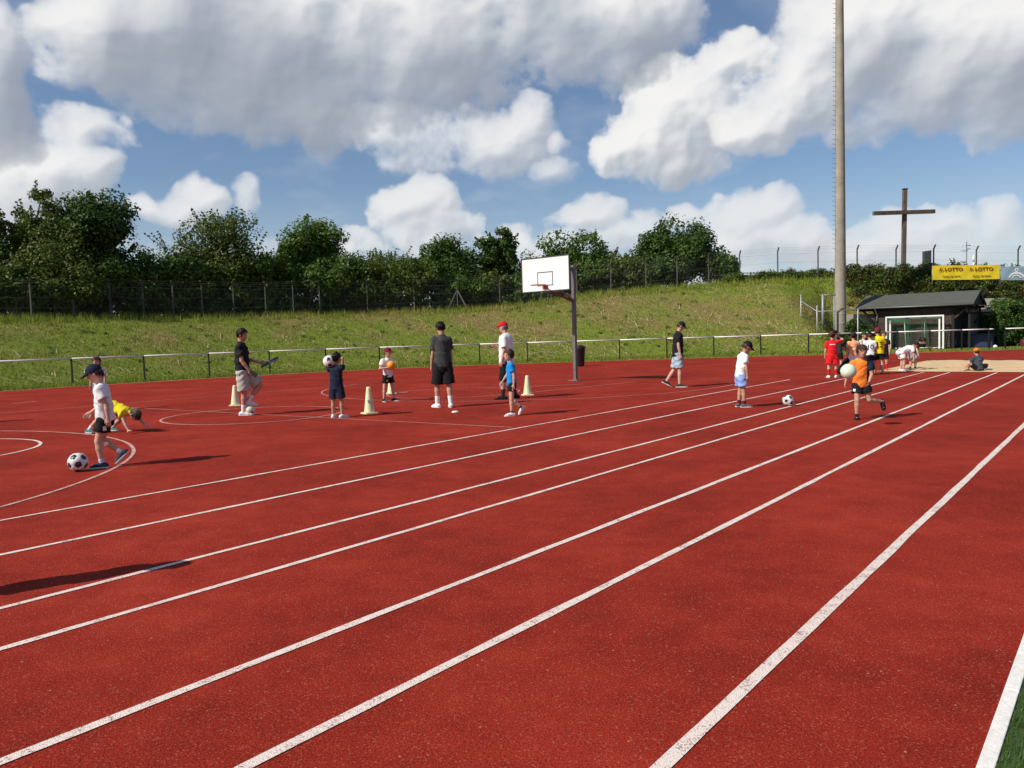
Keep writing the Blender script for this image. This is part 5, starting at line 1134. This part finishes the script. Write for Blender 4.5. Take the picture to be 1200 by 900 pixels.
    S_.wrinkle(.0042 * H, 24, len(PLIST) * 1.7 + 1); S_.wrinkle(.0018 * H, 62, len(PLIST) * .7 + 2); S_.D = np.maximum(S_.D, S_.plane(hem, -up) if P['lean'] < 200 else S_.D)
    S_.D = np.maximum(S_.D, S_.plane(nk + nd * .018 * H - up * .004 * H, nz(up + fwd * .30)))
    V, F = S_.surface(); me = mesh_np('shirt', V, F, True); MS = clothm(T['name'], T['col'])
    me.materials.append(MS); cf = V[F].mean(1)
    if 'sleeve_col' in T:
        me.materials.append(clothm(*T['sleeve_col'])); d_ = np.zeros(len(F), np.int32)
        for s in ((-1, 1) if 'side' not in T else (T['side'],)): d_[((cf - sh[s]) @ (rt * s) > -.006 * H) & ((cf - pel) @ up > z['torso'] * .45)] = 1
        if 'sideband' in T: d_[((cf - pel) @ rt * T['side'] > .062 * H)] = 1
        me.polygons.foreach_set('material_index', d_)
    so_ = obj('shirt', me, None, root)
    cl_ = MB(); tk_ = []; 
    # ---------------- shorts or trousers
    Q = wear['legs']; L_ = Vol(lo - .04, hi + .04, h); li = Q.get('loose', .012); ln_ = Q.get('len', .75)
    L_.ec(pel + up * .055 * H, pel - up * .045 * H, ((hp_w - .004) * H + .006, dp * H + .006), ((hp_w + .004) * H + li * .6, dp * H * 1.1 + li * .6), prt, .02)
    for s in (-1, 1):
        kn, an_ = J[s][0], J[s][1]
        if ln_ <= 1: L_.ec(hips[s] - (kn - hips[s]) * .05, hips[s] + (kn - hips[s]) * ln_, (.050 * H + li * .7, .052 * H + li * .7), (.045 * H + li * 1.6, .045 * H + li * 1.6), prt, .02, True)
        else:
            L_.rc(hips[s], kn, .050 * H + li, .038 * H + li, .02); L_.ec(kn, kn + (an_ - kn) * min(ln_ - 1, .96), (.036 * H + li, .036 * H + li), (.030 * H + li, .030 * H + li), prt, .012, True)
    L_.wrinkle(.0040 * H, 28, len(PLIST) + 4.0); V, F = L_.surface(); lo_ = obj('trousers' if ln_ > 1.2 else 'shorts', mesh_np('shorts', V, F, True), clothm(*Q['c']), root)
    # ---------------- socks and shoes
    for s in (-1, 1):
        kn, an_, ff, fr2, fu = J[s]; sk = wear.get('socks')
        if sk is not None:
            kv = Vol(np.minimum(kn, an_) - .1, np.maximum(kn, an_) + .1, max(h * .8, .007)); t_ = an_ + (kn - an_) * sk[2]; 
            if sk[2] > .6: kv.rc(an_, an_ + (kn - an_) * .6, .0225 * H, .034 * H, .006); kv.rc(an_ + (kn - an_) * .6, t_, .034 * H, .033 * H, .006)
            else: kv.rc(an_ - fu * .01 * H, t_ + (kn - an_) * .08, .0225 * H, .0235 * H + .012 * H * sk[2] * 1.5, .006)
            kv.D = np.maximum(kv.D, kv.plane(t_, nz(kn - an_))); V, F = kv.surface()
            if len(V): obj('sock', mesh_np('sock', V, F, True), clothm(sk[0], sk[1]), root)
        sc_ = wear['shoes']; c0 = an_ - fu * z['fh'] * .52; toe = c0 + ff * .098 * H - fu * .006 * H; ballp = c0 + ff * .060 * H; heel = c0 - ff * .030 * H; sv = Vol(np.minimum(heel, toe) - .09, np.maximum(heel, toe) + .09, .0065)
        sv.rc(an_ - fu * .004 * H, heel, .0245 * H, .0275 * H, .015); sv.rc(an_ - fu * .006 * H, ballp - fu * .002 * H, .024 * H, .0235 * H, .015); sv.ec(heel, ballp, (.025 * H, .021 * H), (.0295 * H, .018 * H), fr2, .012); sv.ec(ballp, toe, (.0295 * H, .018 * H), (.022 * H, .013 * H), fr2, .012)
        bot = an_ - fu * z['fh']; sv.D = np.maximum(sv.D, sv.plane(bot + fu * .011 * H, -fu)); sv.D = np.maximum(sv.D, sv.plane(an_ + fu * .014 * H, fu)); V, F = sv.surface(); shoe = obj('shoe', mesh_np('shoe', V, F, True), clothm(sc_[0], sc_[1], .1), root)
        out_ = [(-.058, 0), (-.05, .018), (-.02, .0245), (.02, .0255), (.06, .0305), (.095, .027), (.115, .016), (.121, 0)]; out_ = out_ + [(a_, -b_) for a_, b_ in out_[-2:0:-1]]; n_ = len(out_)
        Vs = [bot + ff * a_ * H + fr2 * b_ * H for a_, b_ in out_] + [bot + ff * a_ * H * 1.0 + fr2 * b_ * H * 1.02 + fu * .013 * H for a_, b_ in out_]; ms = MB(); ms.add(Vs, [tuple(range(n_))[::-1], tuple(range(n_, 2 * n_))] + [(i_, (i_ + 1) % n_, n_ + (i_ + 1) % n_, n_ + i_) for i_ in range(n_)])
        ms.build('sole', clothm(sc_[2], sc_[3], .05), shoe)
    # ---------------- prints pressed onto the cloth
    def decal(name, me2, centre, n, upv, m_, par, vol, scale=1.0):
        n = nz(n); r_ = nz(np.cross(upv, n)); u_ = np.cross(n, r_); co = np.array([v.co[:] for v in me2.vertices]); p_ = centre + np.outer(co[:, 0] * scale, r_) + np.outer(co[:, 1] * scale, u_); t_ = np.full(len(co), .16)
        for _ in range(46):
            t_ = np.maximum(t_ - np.maximum(vol.sample(p_ + np.outer(t_, n)) - .003, 0) * .7, -.05)
        p_ = p_ + np.outer(t_ + np.where(co[:, 2] > 0, .002, 0), n); me2.vertices.foreach_set('co', p_.astype(np.float32).ravel()); me2.update(); obj(name, me2, m_, par)
    def grid_patch(w_, hh_, nx=8, ny=6):
        Vg = [((i_ / (nx - 1) - .5) * w_, (j_ / (ny - 1) - .5) * hh_, .001) for j_ in range(ny) for i_ in range(nx)]; return mesh_np('patch', Vg, [(j_ * nx + i_, j_ * nx + i_ + 1, (j_ + 1) * nx + i_ + 1, (j_ + 1) * nx + i_) for j_ in range(ny - 1) for i_ in range(nx - 1)], True)
    for d in wear.get('prints', ()):
        vol, par = (S_, so_) if d.get('on', 'shirt') == 'shirt' else (L_, lo_); bn_ = {'back': -fwd, 'front': fwd, 'right': rt, 'left': -rt, 'fr': nz(fwd + rt), 'fl': nz(fwd - rt)}[d['at']]; c_ = (ch if d.get('on', 'shirt') == 'shirt' else pel) + up * d['z'] * H + rt * d.get('x', 0) * H
        me2 = text_mesh('print', d['text'], d['size'], .001, .004) if 'text' in d else grid_patch(*d['patch']); 
        if 'text' in d:
            bm = bmesh.new(); bm.from_mesh(me2); bmesh.ops.triangulate(bm, faces=bm.faces); bmesh.ops.subdivide_edges(bm, edges=[e for e in bm.edges if e.calc_length() > .03], cuts=2); bm.to_mesh(me2); bm.free()
        decal('print', me2, c_, bn_, up, clothm(*d['c']), par, vol)
    Mw = Matrix.Translation(root.location) @ Matrix.Rotation(R(-face), 4, 'Z')
    PLIST[label] = dict(root=root, hands={s: Mw @ Vector(arms[s][1] + arms[s][2] * z['hand'] * .45) for s in arms}, palm={s: (Mw.to_3x3() @ Vector(arms[s][3])) for s in arms}, wrist={s: Mw @ Vector(arms[s][1]) for s in arms}, M=Mw, head=Mw @ Vector(hc))
    return root

W = (.80, .79, .78); BLK = (.012, .012, .013); NAV = (.014, .018, .040)
def outfit(shirt, legs, shoes=('black', BLK, 'white sole', (.7, .7, .68)), socks=None, cap=None, **kw):
    d = dict(shirt=shirt, legs=legs, shoes=shoes, socks=socks, cap=cap); d.update(kw); return d
white_sh = ('white shoe', (.72, .71, .70), 'white sole', (.74, .73, .71))

# 1 boy in navy cap dribbling
person('boy in navy cap, white t-shirt and black shorts dribbling a football at left', gp(132, 546.5), 253, 1.32,
       dict(lean=4, head=(0, -24), L=(16, 2, -6, 0), Rr=(14, 3, -52, -42), aL=(-22, 10, -4, 6), aR=(8, 12, 55, 4), curl=.45),
       outfit(dict(name='white', col=W, loose=.026, hem=.04), dict(c=('black', BLK), len=.60, loose=.016), ('navy shoe', (.025, .035, .07), 'pale sole', (.62, .66, .72)), ('pale blue sock', (.55, .62, .75), .22), ('navy cap', (.012, .018, .038)), capmark=True,
              prints=[dict(on='shorts', at='left', z=-.10, patch=(.035, .055), c=('white print', W))]), h=.008, hair='brown')
# 2 child almost hidden behind him
person('long-haired child standing behind the boy in navy cap, only the head showing', gp(117.5, 481.5), 178, 1.30, dict(lean=0), outfit(dict(name='pale pink', col=(.70, .62, .60)), dict(c=('grey', (.2, .2, .22)), len=.7)), hair='red', hairlen=.35, h=.012)
# 3 crawling child in yellow
person('child in yellow t-shirt crawling on hands and feet behind the dribbling boy', Vector((-7.08, 13.6, 0)), 112, 1.25,
       dict(lean=106, pel=(0, -.02, .37), anchor='pelvis', head=(0, -55), L=('ik', (-.14, -.24, .045), (-.3, 1, .4), 0), Rr=('ik', (.20, -.30, .045), (.3, 1, .4), 0), aL=('ik', (-.16, .47, .03), (-.6, -.4, .3), (0, 0, -1), (-.2, 1, 0)), aR=('ik', (.12, .40, .03), (.6, -.4, .3), (0, 0, -1), (.3, 1, 0)), curl=.05),
       outfit(dict(name='yellow', col=(.80, .60, .015), loose=.022), dict(c=('dark', BLK), len=.55), ('teal shoe', (.03, .20, .19), 'white sole', (.7, .7, .68)), ('white sock', W, .4)), h=.010, hair='brown')
# 4 teenager with foot on the ball
tb = TB; f4 = 80; pos4 = gp(287.5, 486.5); rel = Matrix.Rotation(R(f4), 4, 'Z') @ (tb - pos4)
person('teenager in black t-shirt and pale shorts resting a foot on a ball', pos4, f4, 1.80,
       dict(lean=-1, pel=(0.03, .0, .518), anchor='pelvis', head=(-12, -4), Rr=(0, 2, 0, 0) if False else ('ik', (.05, -.01, .038), (0, 1, 0), 0), L=('ik', (rel.x / 1.8 - .0, rel.y / 1.8 - .02, .163), (-.25, 1, .3), -8), aR=(6, 8, 34, -4), aL=(20, 12, 72, -8), curl=.7),
       outfit(dict(name='black', col=BLK, loose=.024, hem=.06, sleeve=.7), dict(c=('pale grey', (.46, .44, .38)), len=.92, loose=.035), white_sh, ('white sock', W, .38), prints=[dict(on='shorts', at='right', z=-.13, patch=(.16, .03), c=('dark stripe', (.06, .06, .06))), dict(at='right', z=-.03, patch=(.025, .18), c=('white print', W))]), True, .011, tone='mid', hair='dark')
# 5 child in navy with the white ball behind the head
p5 = gp(396, 489.5); b5 = at(385.8, 423.5, p5.y + .02); f5 = 8; r5 = Matrix.Rotation(R(f5), 4, 'Z') @ (b5 - Vector((p5.x, p5.y, 0)))
ball('football', 'white ball lifted beside the head by the child in navy', b5, .122, M_BW, M_BD, (.3, .2, .9), False, (), [2, 7])
H5 = 1.27
person('child in navy kit seen from behind lifting a white ball with both arms', p5, f5, H5, dict(lean=1, head=(-20, 0), L=(2, 5, -2, 0, 6), Rr=(2, 5, -2, 0, 40), aR=('ik', ((r5.x + .12) / H5, r5.y / H5, r5.z / H5), (1, .1, .12), (-1, 0, 0), (-.9, .1, .1)), aL=('ik', ((r5.x + .02) / H5, (r5.y + .09) / H5, (r5.z - .10) / H5), (-.5, .3, -.6), (0, 0, 1), (-.3, .4, .6)), curl=.4),
       outfit(dict(name='navy', col=NAV, loose=.020, hem=.05), dict(c=('navy', (.012, .015, .045)), len=.80, loose=.024), ('white shoe', (.66, .66, .66), 'white sole', W), None), h=.010, tone='tan', hair='dark')
# 6 child with maroon cap and orange ball
p6 = gp(456, 470.5); f6 = 135; b6 = at(458.6, 428, p6.y - .16); r6 = Matrix.Rotation(R(f6), 4, 'Z') @ (b6 - Vector((p6.x, p6.y, 0))); H6 = 1.31
ball('play_ball', 'orange ball held by the child in maroon cap', b6, .108, M_BO, M_BO, (0, 0, 0), False, (), False)
person('child in maroon cap and white t-shirt holding an orange ball', p6, f6, H6, dict(lean=0, head=(6, -6), L=(8, 8, 2, 0, 30), Rr=(-2, 8, -4, 0, 20), aR=('ik', ((r6.x + .085) / H6, (r6.y - .07) / H6, (r6.z - .06) / H6), (.7, -.7, -.2), (-.6, .5, .3), (-.3, .9, .1)), aL=('ik', ((r6.x - .085) / H6, (r6.y - .07) / H6, (r6.z - .06) / H6), (-.7, -.7, -.2), (.6, .5, .3), (.3, .9, .1)), curl=.5),
       outfit(dict(name='white', col=W, loose=.016), dict(c=('black', BLK), len=.62, loose=.014), ('black shoe', BLK, 'white sole', W), None, ('maroon cap', (.16, .014, .030)), prints=[dict(on='shorts', at='fr', z=-.09, patch=(.03, .04), c=('yellow print', (.7, .55, .05)))]), h=.011, hair='brown')
# 7 teenager in grey seen from behind
person('teenager in dark grey t-shirt and long black shorts seen from behind', gp(520.5, 477.5), -12, 1.83, dict(lean=2, head=(28, -4), L=(6, 5, 0, 0, 25), Rr=(-4, 4, -10, 0, 6), aL=(6, 9, 10, 7), aR=(4, 6, 14, 3), curl=.5),
       outfit(dict(name='dark grey', col=(.050, .052, .050), loose=.024, hem=.04, sleeve=.72), dict(c=('black', BLK), len=.96, loose=.035), white_sh, ('white sock', W, .42)), True, .011, tone='mid', hair='dark')
# 8 man with red cap
person('stout man in red cap and white t-shirt behind the boy in blue', gp(597, 467.5), 282, 1.83, dict(lean=2, head=(-4, -4), L=(10, 4, 2, 0), Rr=(-8, 4, -14, 0), aL=(-2, 10, 14, 4), aR=('ik', (.08, .17, .69), (.6, -.5, -.5), (-1, 0, 0)), curl=.7),
       outfit(dict(name='white', col=W, loose=.030, hem=.05, sleeve=.75), dict(c=('black', BLK), len=1.05, loose=.03), ('black shoe', BLK, 'black sole', BLK), ('dark sock', (.03, .03, .035), .5), ('red cap', (.55, .012, .014))), True, .012, hair='grey', stout=1.22)
# 9 boy in blue
person('boy in bright blue t-shirt and black shorts walking left', gp(600, 487.5), 264, 1.25, dict(lean=2, anchor='L', head=(0, -2), L=(4, 2, 0, 0), Rr=(2, 3, -46, -48), aL=(-12, 12, 4, 10), aR=(16, 16, 34, 10), curl=.4),
       outfit(dict(name='bright blue', col=(.010, .25, .62), loose=.016), dict(c=('black', BLK), len=.50, loose=.014), ('white shoe', (.66, .66, .66), 'white sole', W), ('dark sock', (.04, .04, .05), .18), prints=[dict(on='shorts', at='left', z=-.09, patch=(.03, .03), c=('white print', W))]), h=.010, hair='brown')
# 10 man with black cap
person('man in black cap, black t-shirt and light denim shorts looking down', gp(796.5, 454), 96, 1.74, dict(lean=3, anchor='R', head=(0, -30), Rr=(6, 3, -2, 0), L=(-10, 3, -34, -28), aR=(-4, 9, 10, 4), aL=(6, 10, 16, 4)),
       outfit(dict(name='black', col=BLK, loose=.026, hem=.05, sleeve=.7), dict(c=('light denim', (.33, .43, .50)), len=.90, loose=.022), ('dark shoe', (.03, .035, .04), 'white sole', W), None, ('black cap', BLK), prints=[dict(at='front', z=-.07, patch=(.13, .035), c=('white print', W)), dict(at='front', z=-.10, patch=(.08, .02), c=('white print', W))], capmark=True), True, .012)
# 11 boy with black cap
person('boy in black cap, white t-shirt and light blue shorts looking at a ball', gp(869, 477), 86, 1.29, dict(lean=9, head=(0, -34), Rr=(6, 3, 2, 0), L=(4, 3, -6, 0), aR=(2, 6, 6, 2), aL=(8, 8, 16, 2)),
       outfit(dict(name='white', col=W, loose=.018, hem=.04), dict(c=('light blue', (.26, .38, .70)), len=.72, loose=.022), ('grey shoe', (.10, .105, .11), 'pale sole', (.6, .6, .56)), ('dark red sock', (.12, .012, .02), .30), ('black cap', BLK)), h=.010, tone='mid')
# 12 boy running in orange bib
p12 = gp(1004, 491.3)
person('boy in orange shirt with navy sleeves running towards the camera', p12, 196, 1.21, dict(lean=10, anchor='R', head=(8, -6), Rr=(14, 2, -4, 0), L=(2, 14, -72, -50, 8, 58), aR=(-24, 22, 6, 14), aL=(12, 8, 38, -20), curl=.5),
       outfit(dict(name='orange', col=(.80, .22, .030), loose=.022, hem=.05, sleeve_col=('navy', NAV), side=-1, sideband=True), dict(c=('black', BLK), len=.60, loose=.018), ('black shoe', BLK, 'black sole', BLK), ('black sock', BLK, .15), prints=[dict(on='shorts', at='fr', z=-.075, x=.0, patch=(.04, .04), c=('white print', W))]), h=.009, tone='mid', hair='brown')
ball('football', 'pale mint ball in the air beside the running boy', at(994.3, 435.2, 11.2), .113, M_BG, M_BG, (.4, .7, 0), False, (), False)
# group at the sand pit
GG = 'children gathered beside the sand pit'
redw = ('white shoe', (.72, .71, .70), 'white sole', W)
person('child in all-red kit holding up a black cap', gp(975.5, 442.5), 12, 1.36, dict(lean=1, head=(6, 0), L=(2, 5, -2, 0), Rr=(4, 7, 0, 0, 30), aL=(2, 13, 10, 4), aR=('ik', (.135, .10, .90), (.9, -.2, -.5), (0, 0, -1))),
       outfit(dict(name='red', col=(.66, .014, .020), loose=.020, sleeve=.75), dict(c=('red', (.66, .014, .020)), len=.82, loose=.026), redw, ('red sock', (.55, .015, .02), .75), prints=[dict(at='back', z=-.055, patch=(.17, .022), c=('white print', W))]), h=.012, group=GG, hair='red')
hp_ = PLIST['child in all-red kit holding up a black cap']['hands'][1]; cpv = MB(); cpv.lathe([(.10, 0), (.102, .03), (.085, .08), (.045, .108), (.005, .116)], 16); cpo = thing('held_cap', 'black cap held in the raised hand of the child in red', 'cap', hp_ + Vector((-.06, .02, .03)), .4); cpv.build('crown', clothm('black cap', BLK), cpo); mb = MB(); mb.box((0, -.13, .01), (.15, .12, .012), None, .004); mb.build('brim', clothm('black cap', BLK), cpo)
person('crouching child in dark clothes and black cap right of the child in red', gp(985.5, 441), 100, 1.25, dict(lean=32, pel=(0, 0, .16), anchor='pelvis', head=(0, -10), L=('ik', (-.07, .10, .045), (-.3, 1, .6)), Rr=('ik', (.07, .10, .045), (.3, 1, .6)), aL=(40, 10, 70, -4), aR=(36, 10, 66, -4)),
       outfit(dict(name='black', col=BLK), dict(c=('black', BLK), len=.75), ('black shoe', BLK, 'black sole', BLK), None, ('black cap', BLK)), h=.013, group=GG)
person('dark-haired child half hidden behind the child in red', gp(983, 434), 30, 1.22, dict(lean=4, aR=(30, 10, 80, 0)), outfit(dict(name='charcoal', col=(.03, .03, .033)), dict(c=('black', BLK), len=.75)), h=.013, group=GG, hair='dark')
person('child in peach t-shirt and white shorts seen from behind', gp(1000.5, 441), 4, 1.31, dict(lean=2, aL=(6, 12, 14, 4), aR=(10, 9, 30, 0)), outfit(dict(name='peach', col=(.80, .38, .19), loose=.022), dict(c=('white', W), len=.80, loose=.02), redw, prints=[dict(at='back', z=-.14, patch=(.13, .03), c=('pale print', (.78, .62, .52)))]), h=.012, group=GG, hair='dark')
person('child in green cap behind the peach and white shirts', gp(1011.5, 436), 150, 1.30, dict(lean=1), outfit(dict(name='off white', col=(.68, .66, .62)), dict(c=('navy', NAV), len=.75), cap=('dark green cap', (.02, .045, .022))), h=.013, group=GG)
person('child in black cap and white jersey with dark print', gp(1019.5, 439), 20, 1.30, dict(lean=4, head=(10, -12), aL=(16, 8, 40, 0), aR=(8, 10, 20, 4)), outfit(dict(name='white', col=W, loose=.020, sleeve=.7), dict(c=('black', BLK), len=.70), cap=('black cap', BLK), prints=[dict(at='back', z=-.13, text='10', size=.20, c=('dark print', (.03, .04, .06))), dict(at='right', z=-.05, patch=(.06, .02), c=('dark print', (.03, .04, .06)))]), h=.012, group=GG)
person('child in maroon cap and yellow jersey with number 13', gp(1029.5, 438.5), 6, 1.43, dict(lean=3, head=(0, -6), L=(8, 5, -2, 0), Rr=(-2, 6, -10, 0), aL=(10, 10, 40, 0), aR=(14, 14, 26, 4)), outfit(dict(name='jersey yellow', col=(.84, .66, .010), loose=.036, hem=.05, sleeve=.75), dict(c=('black', BLK), len=.72, loose=.02), ('orange shoe', (.62, .12, .03), 'dark sole', BLK), None, ('maroon cap', (.16, .014, .030)), prints=[dict(at='back', z=-.14, text='13', size=.22, c=('black print', BLK)), dict(at='back', z=-.03, x=-.045, patch=(.08, .05), c=('lime print', (.45, .65, .05)))]), h=.011, group=GG)
person('child with red socks half hidden behind the number 13 jersey', gp(1036, 434.6), 215, 1.30, dict(lean=2), outfit(dict(name='black', col=BLK), dict(c=('black', BLK), len=.80), ('orange shoe', (.66, .14, .03), 'orange sole', (.6, .15, .04)), ('red sock', (.55, .02, .03), .85)), h=.013, group=GG, hair='blond')
person('child in white shirt bending forward at the sand pit', gp(1057, 435.3), 82, 1.30, dict(lean=68, head=(0, -30), L=(22, 4, -8, 0), Rr=(14, 4, -8, 0), aL=(22, 6, 10, 2), aR=(6, 6, 2, 2)), outfit(dict(name='white', col=W, loose=.022), dict(c=('white', W), len=.70, loose=.018), redw, None, prints=[dict(on='shorts', at='back', z=-.02, patch=(.14, .10), c=('black print', BLK))]), h=.012, group=GG, hair='dark')
person('child in dark shirt and lilac shorts bending with one arm stretched right', gp(1069.5, 433.4), 165, 1.28, dict(lean=52, head=(10, -20), L=(12, 6, -6, 0), Rr=(12, 6, -6, 0), aL=(52, 52, 40, 60), aR=(30, 6, 20, 0)), outfit(dict(name='charcoal', col=(.03, .03, .035), loose=.02), dict(c=('lilac grey', (.30, .27, .34)), len=.90, loose=.026), ('black shoe', BLK, 'black sole', BLK), ('dark sock', (.03, .03, .035), .2)), h=.012, group=GG, hair='dark')
person('child in orange cap and grey t-shirt sitting at the edge of the sand pit', gp(1147.5, 435.6), -4, 1.25, dict(lean=14, pel=(0, 0, .068), anchor='pelvis', head=(-6, -8), L=('ik', (-.16, .17, .05), (-.9, .4, .5), 0, 30), Rr=('ik', (.12, .20, .05), (.9, .4, .4), 0, 30), aL=(30, 18, 50, 10), aR=(26, 14, 60, -6)), outfit(dict(name='slate grey', col=(.055, .065, .078), loose=.026, hem=.03), dict(c=('dark', BLK), len=.80), ('dark shoe', (.05, .05, .05), 'pale sole', (.5, .5, .48)), None, ('orange cap', (.72, .20, .02)), prints=[dict(at='back', z=-.06, patch=(.10, .02), c=('blue print', (.12, .20, .30)))]), h=.011, group=GG)
# two children just outside the left edge whose shadows fall into the picture
person('child outside the left edge whose shadow crosses the lane lines', Vector((-3.72, 4.55, 0)), 120, 1.32, dict(lean=2), outfit(dict(name='white', col=W), dict(c=('black', BLK), len=.7)), h=.014)
person('child outside the left edge whose shadow lies near the court line', Vector((-11.85, 15.95, 0)), 100, 1.30, dict(lean=2), outfit(dict(name='white', col=W), dict(c=('black', BLK), len=.7)), h=.014)
# clipboard and phone of the teenager, watch of the man
tp = PLIST['teenager in black t-shirt and pale shorts resting a foot on a ball']; hl4 = tp['hands'][-1]; hr4 = tp['hands'][1]
cbd = thing('clipboard', 'dark clipboard held out by the teenager in black', 'clipboard', hl4 + Vector((.13, .02, .03))); cbd.rotation_euler = (R(18), R(-24), R(6))
mb = MB(); mb.box((0, 0, 0), (.40, .27, .008), None, .002); mb.build('board', pbr('dark board', (.018, .018, .024), .6), cbd); mb = MB(); mb.box((-.04, .0, .0065), (.30, .22, .003)); mb.build('paper', pbr('grey paper', (.05, .055, .085), .8), cbd); mb = MB(); mb.box((-.16, 0, .012), (.03, .1, .012), None, .003); mb.build('clip', M_GALV, cbd)
mb = MB(); mb.box((0, 0, 0), (.16, .018, .09), Matrix.Rotation(R(35), 3, 'Y'), .004); tag(mb.build('phone', pbr('dark phone', (.02, .022, .025), .3), None, hr4 + Vector((.05, -.03, .0))), 'dark phone in the lowered hand of the teenager in black', 'phone')
# tiny white marker disc on the court
mp_ = gp(533.5, 483.6); mb = MB(); mb.lathe([(.07, 0.0), (.075, .012), (.05, .03), (.02, .034)], 16); tag(mb.build('marker_disc', M_KERBW, None, (mp_.x, mp_.y, .004)), 'small pale marker disc in front of the teenager in grey', 'marker')
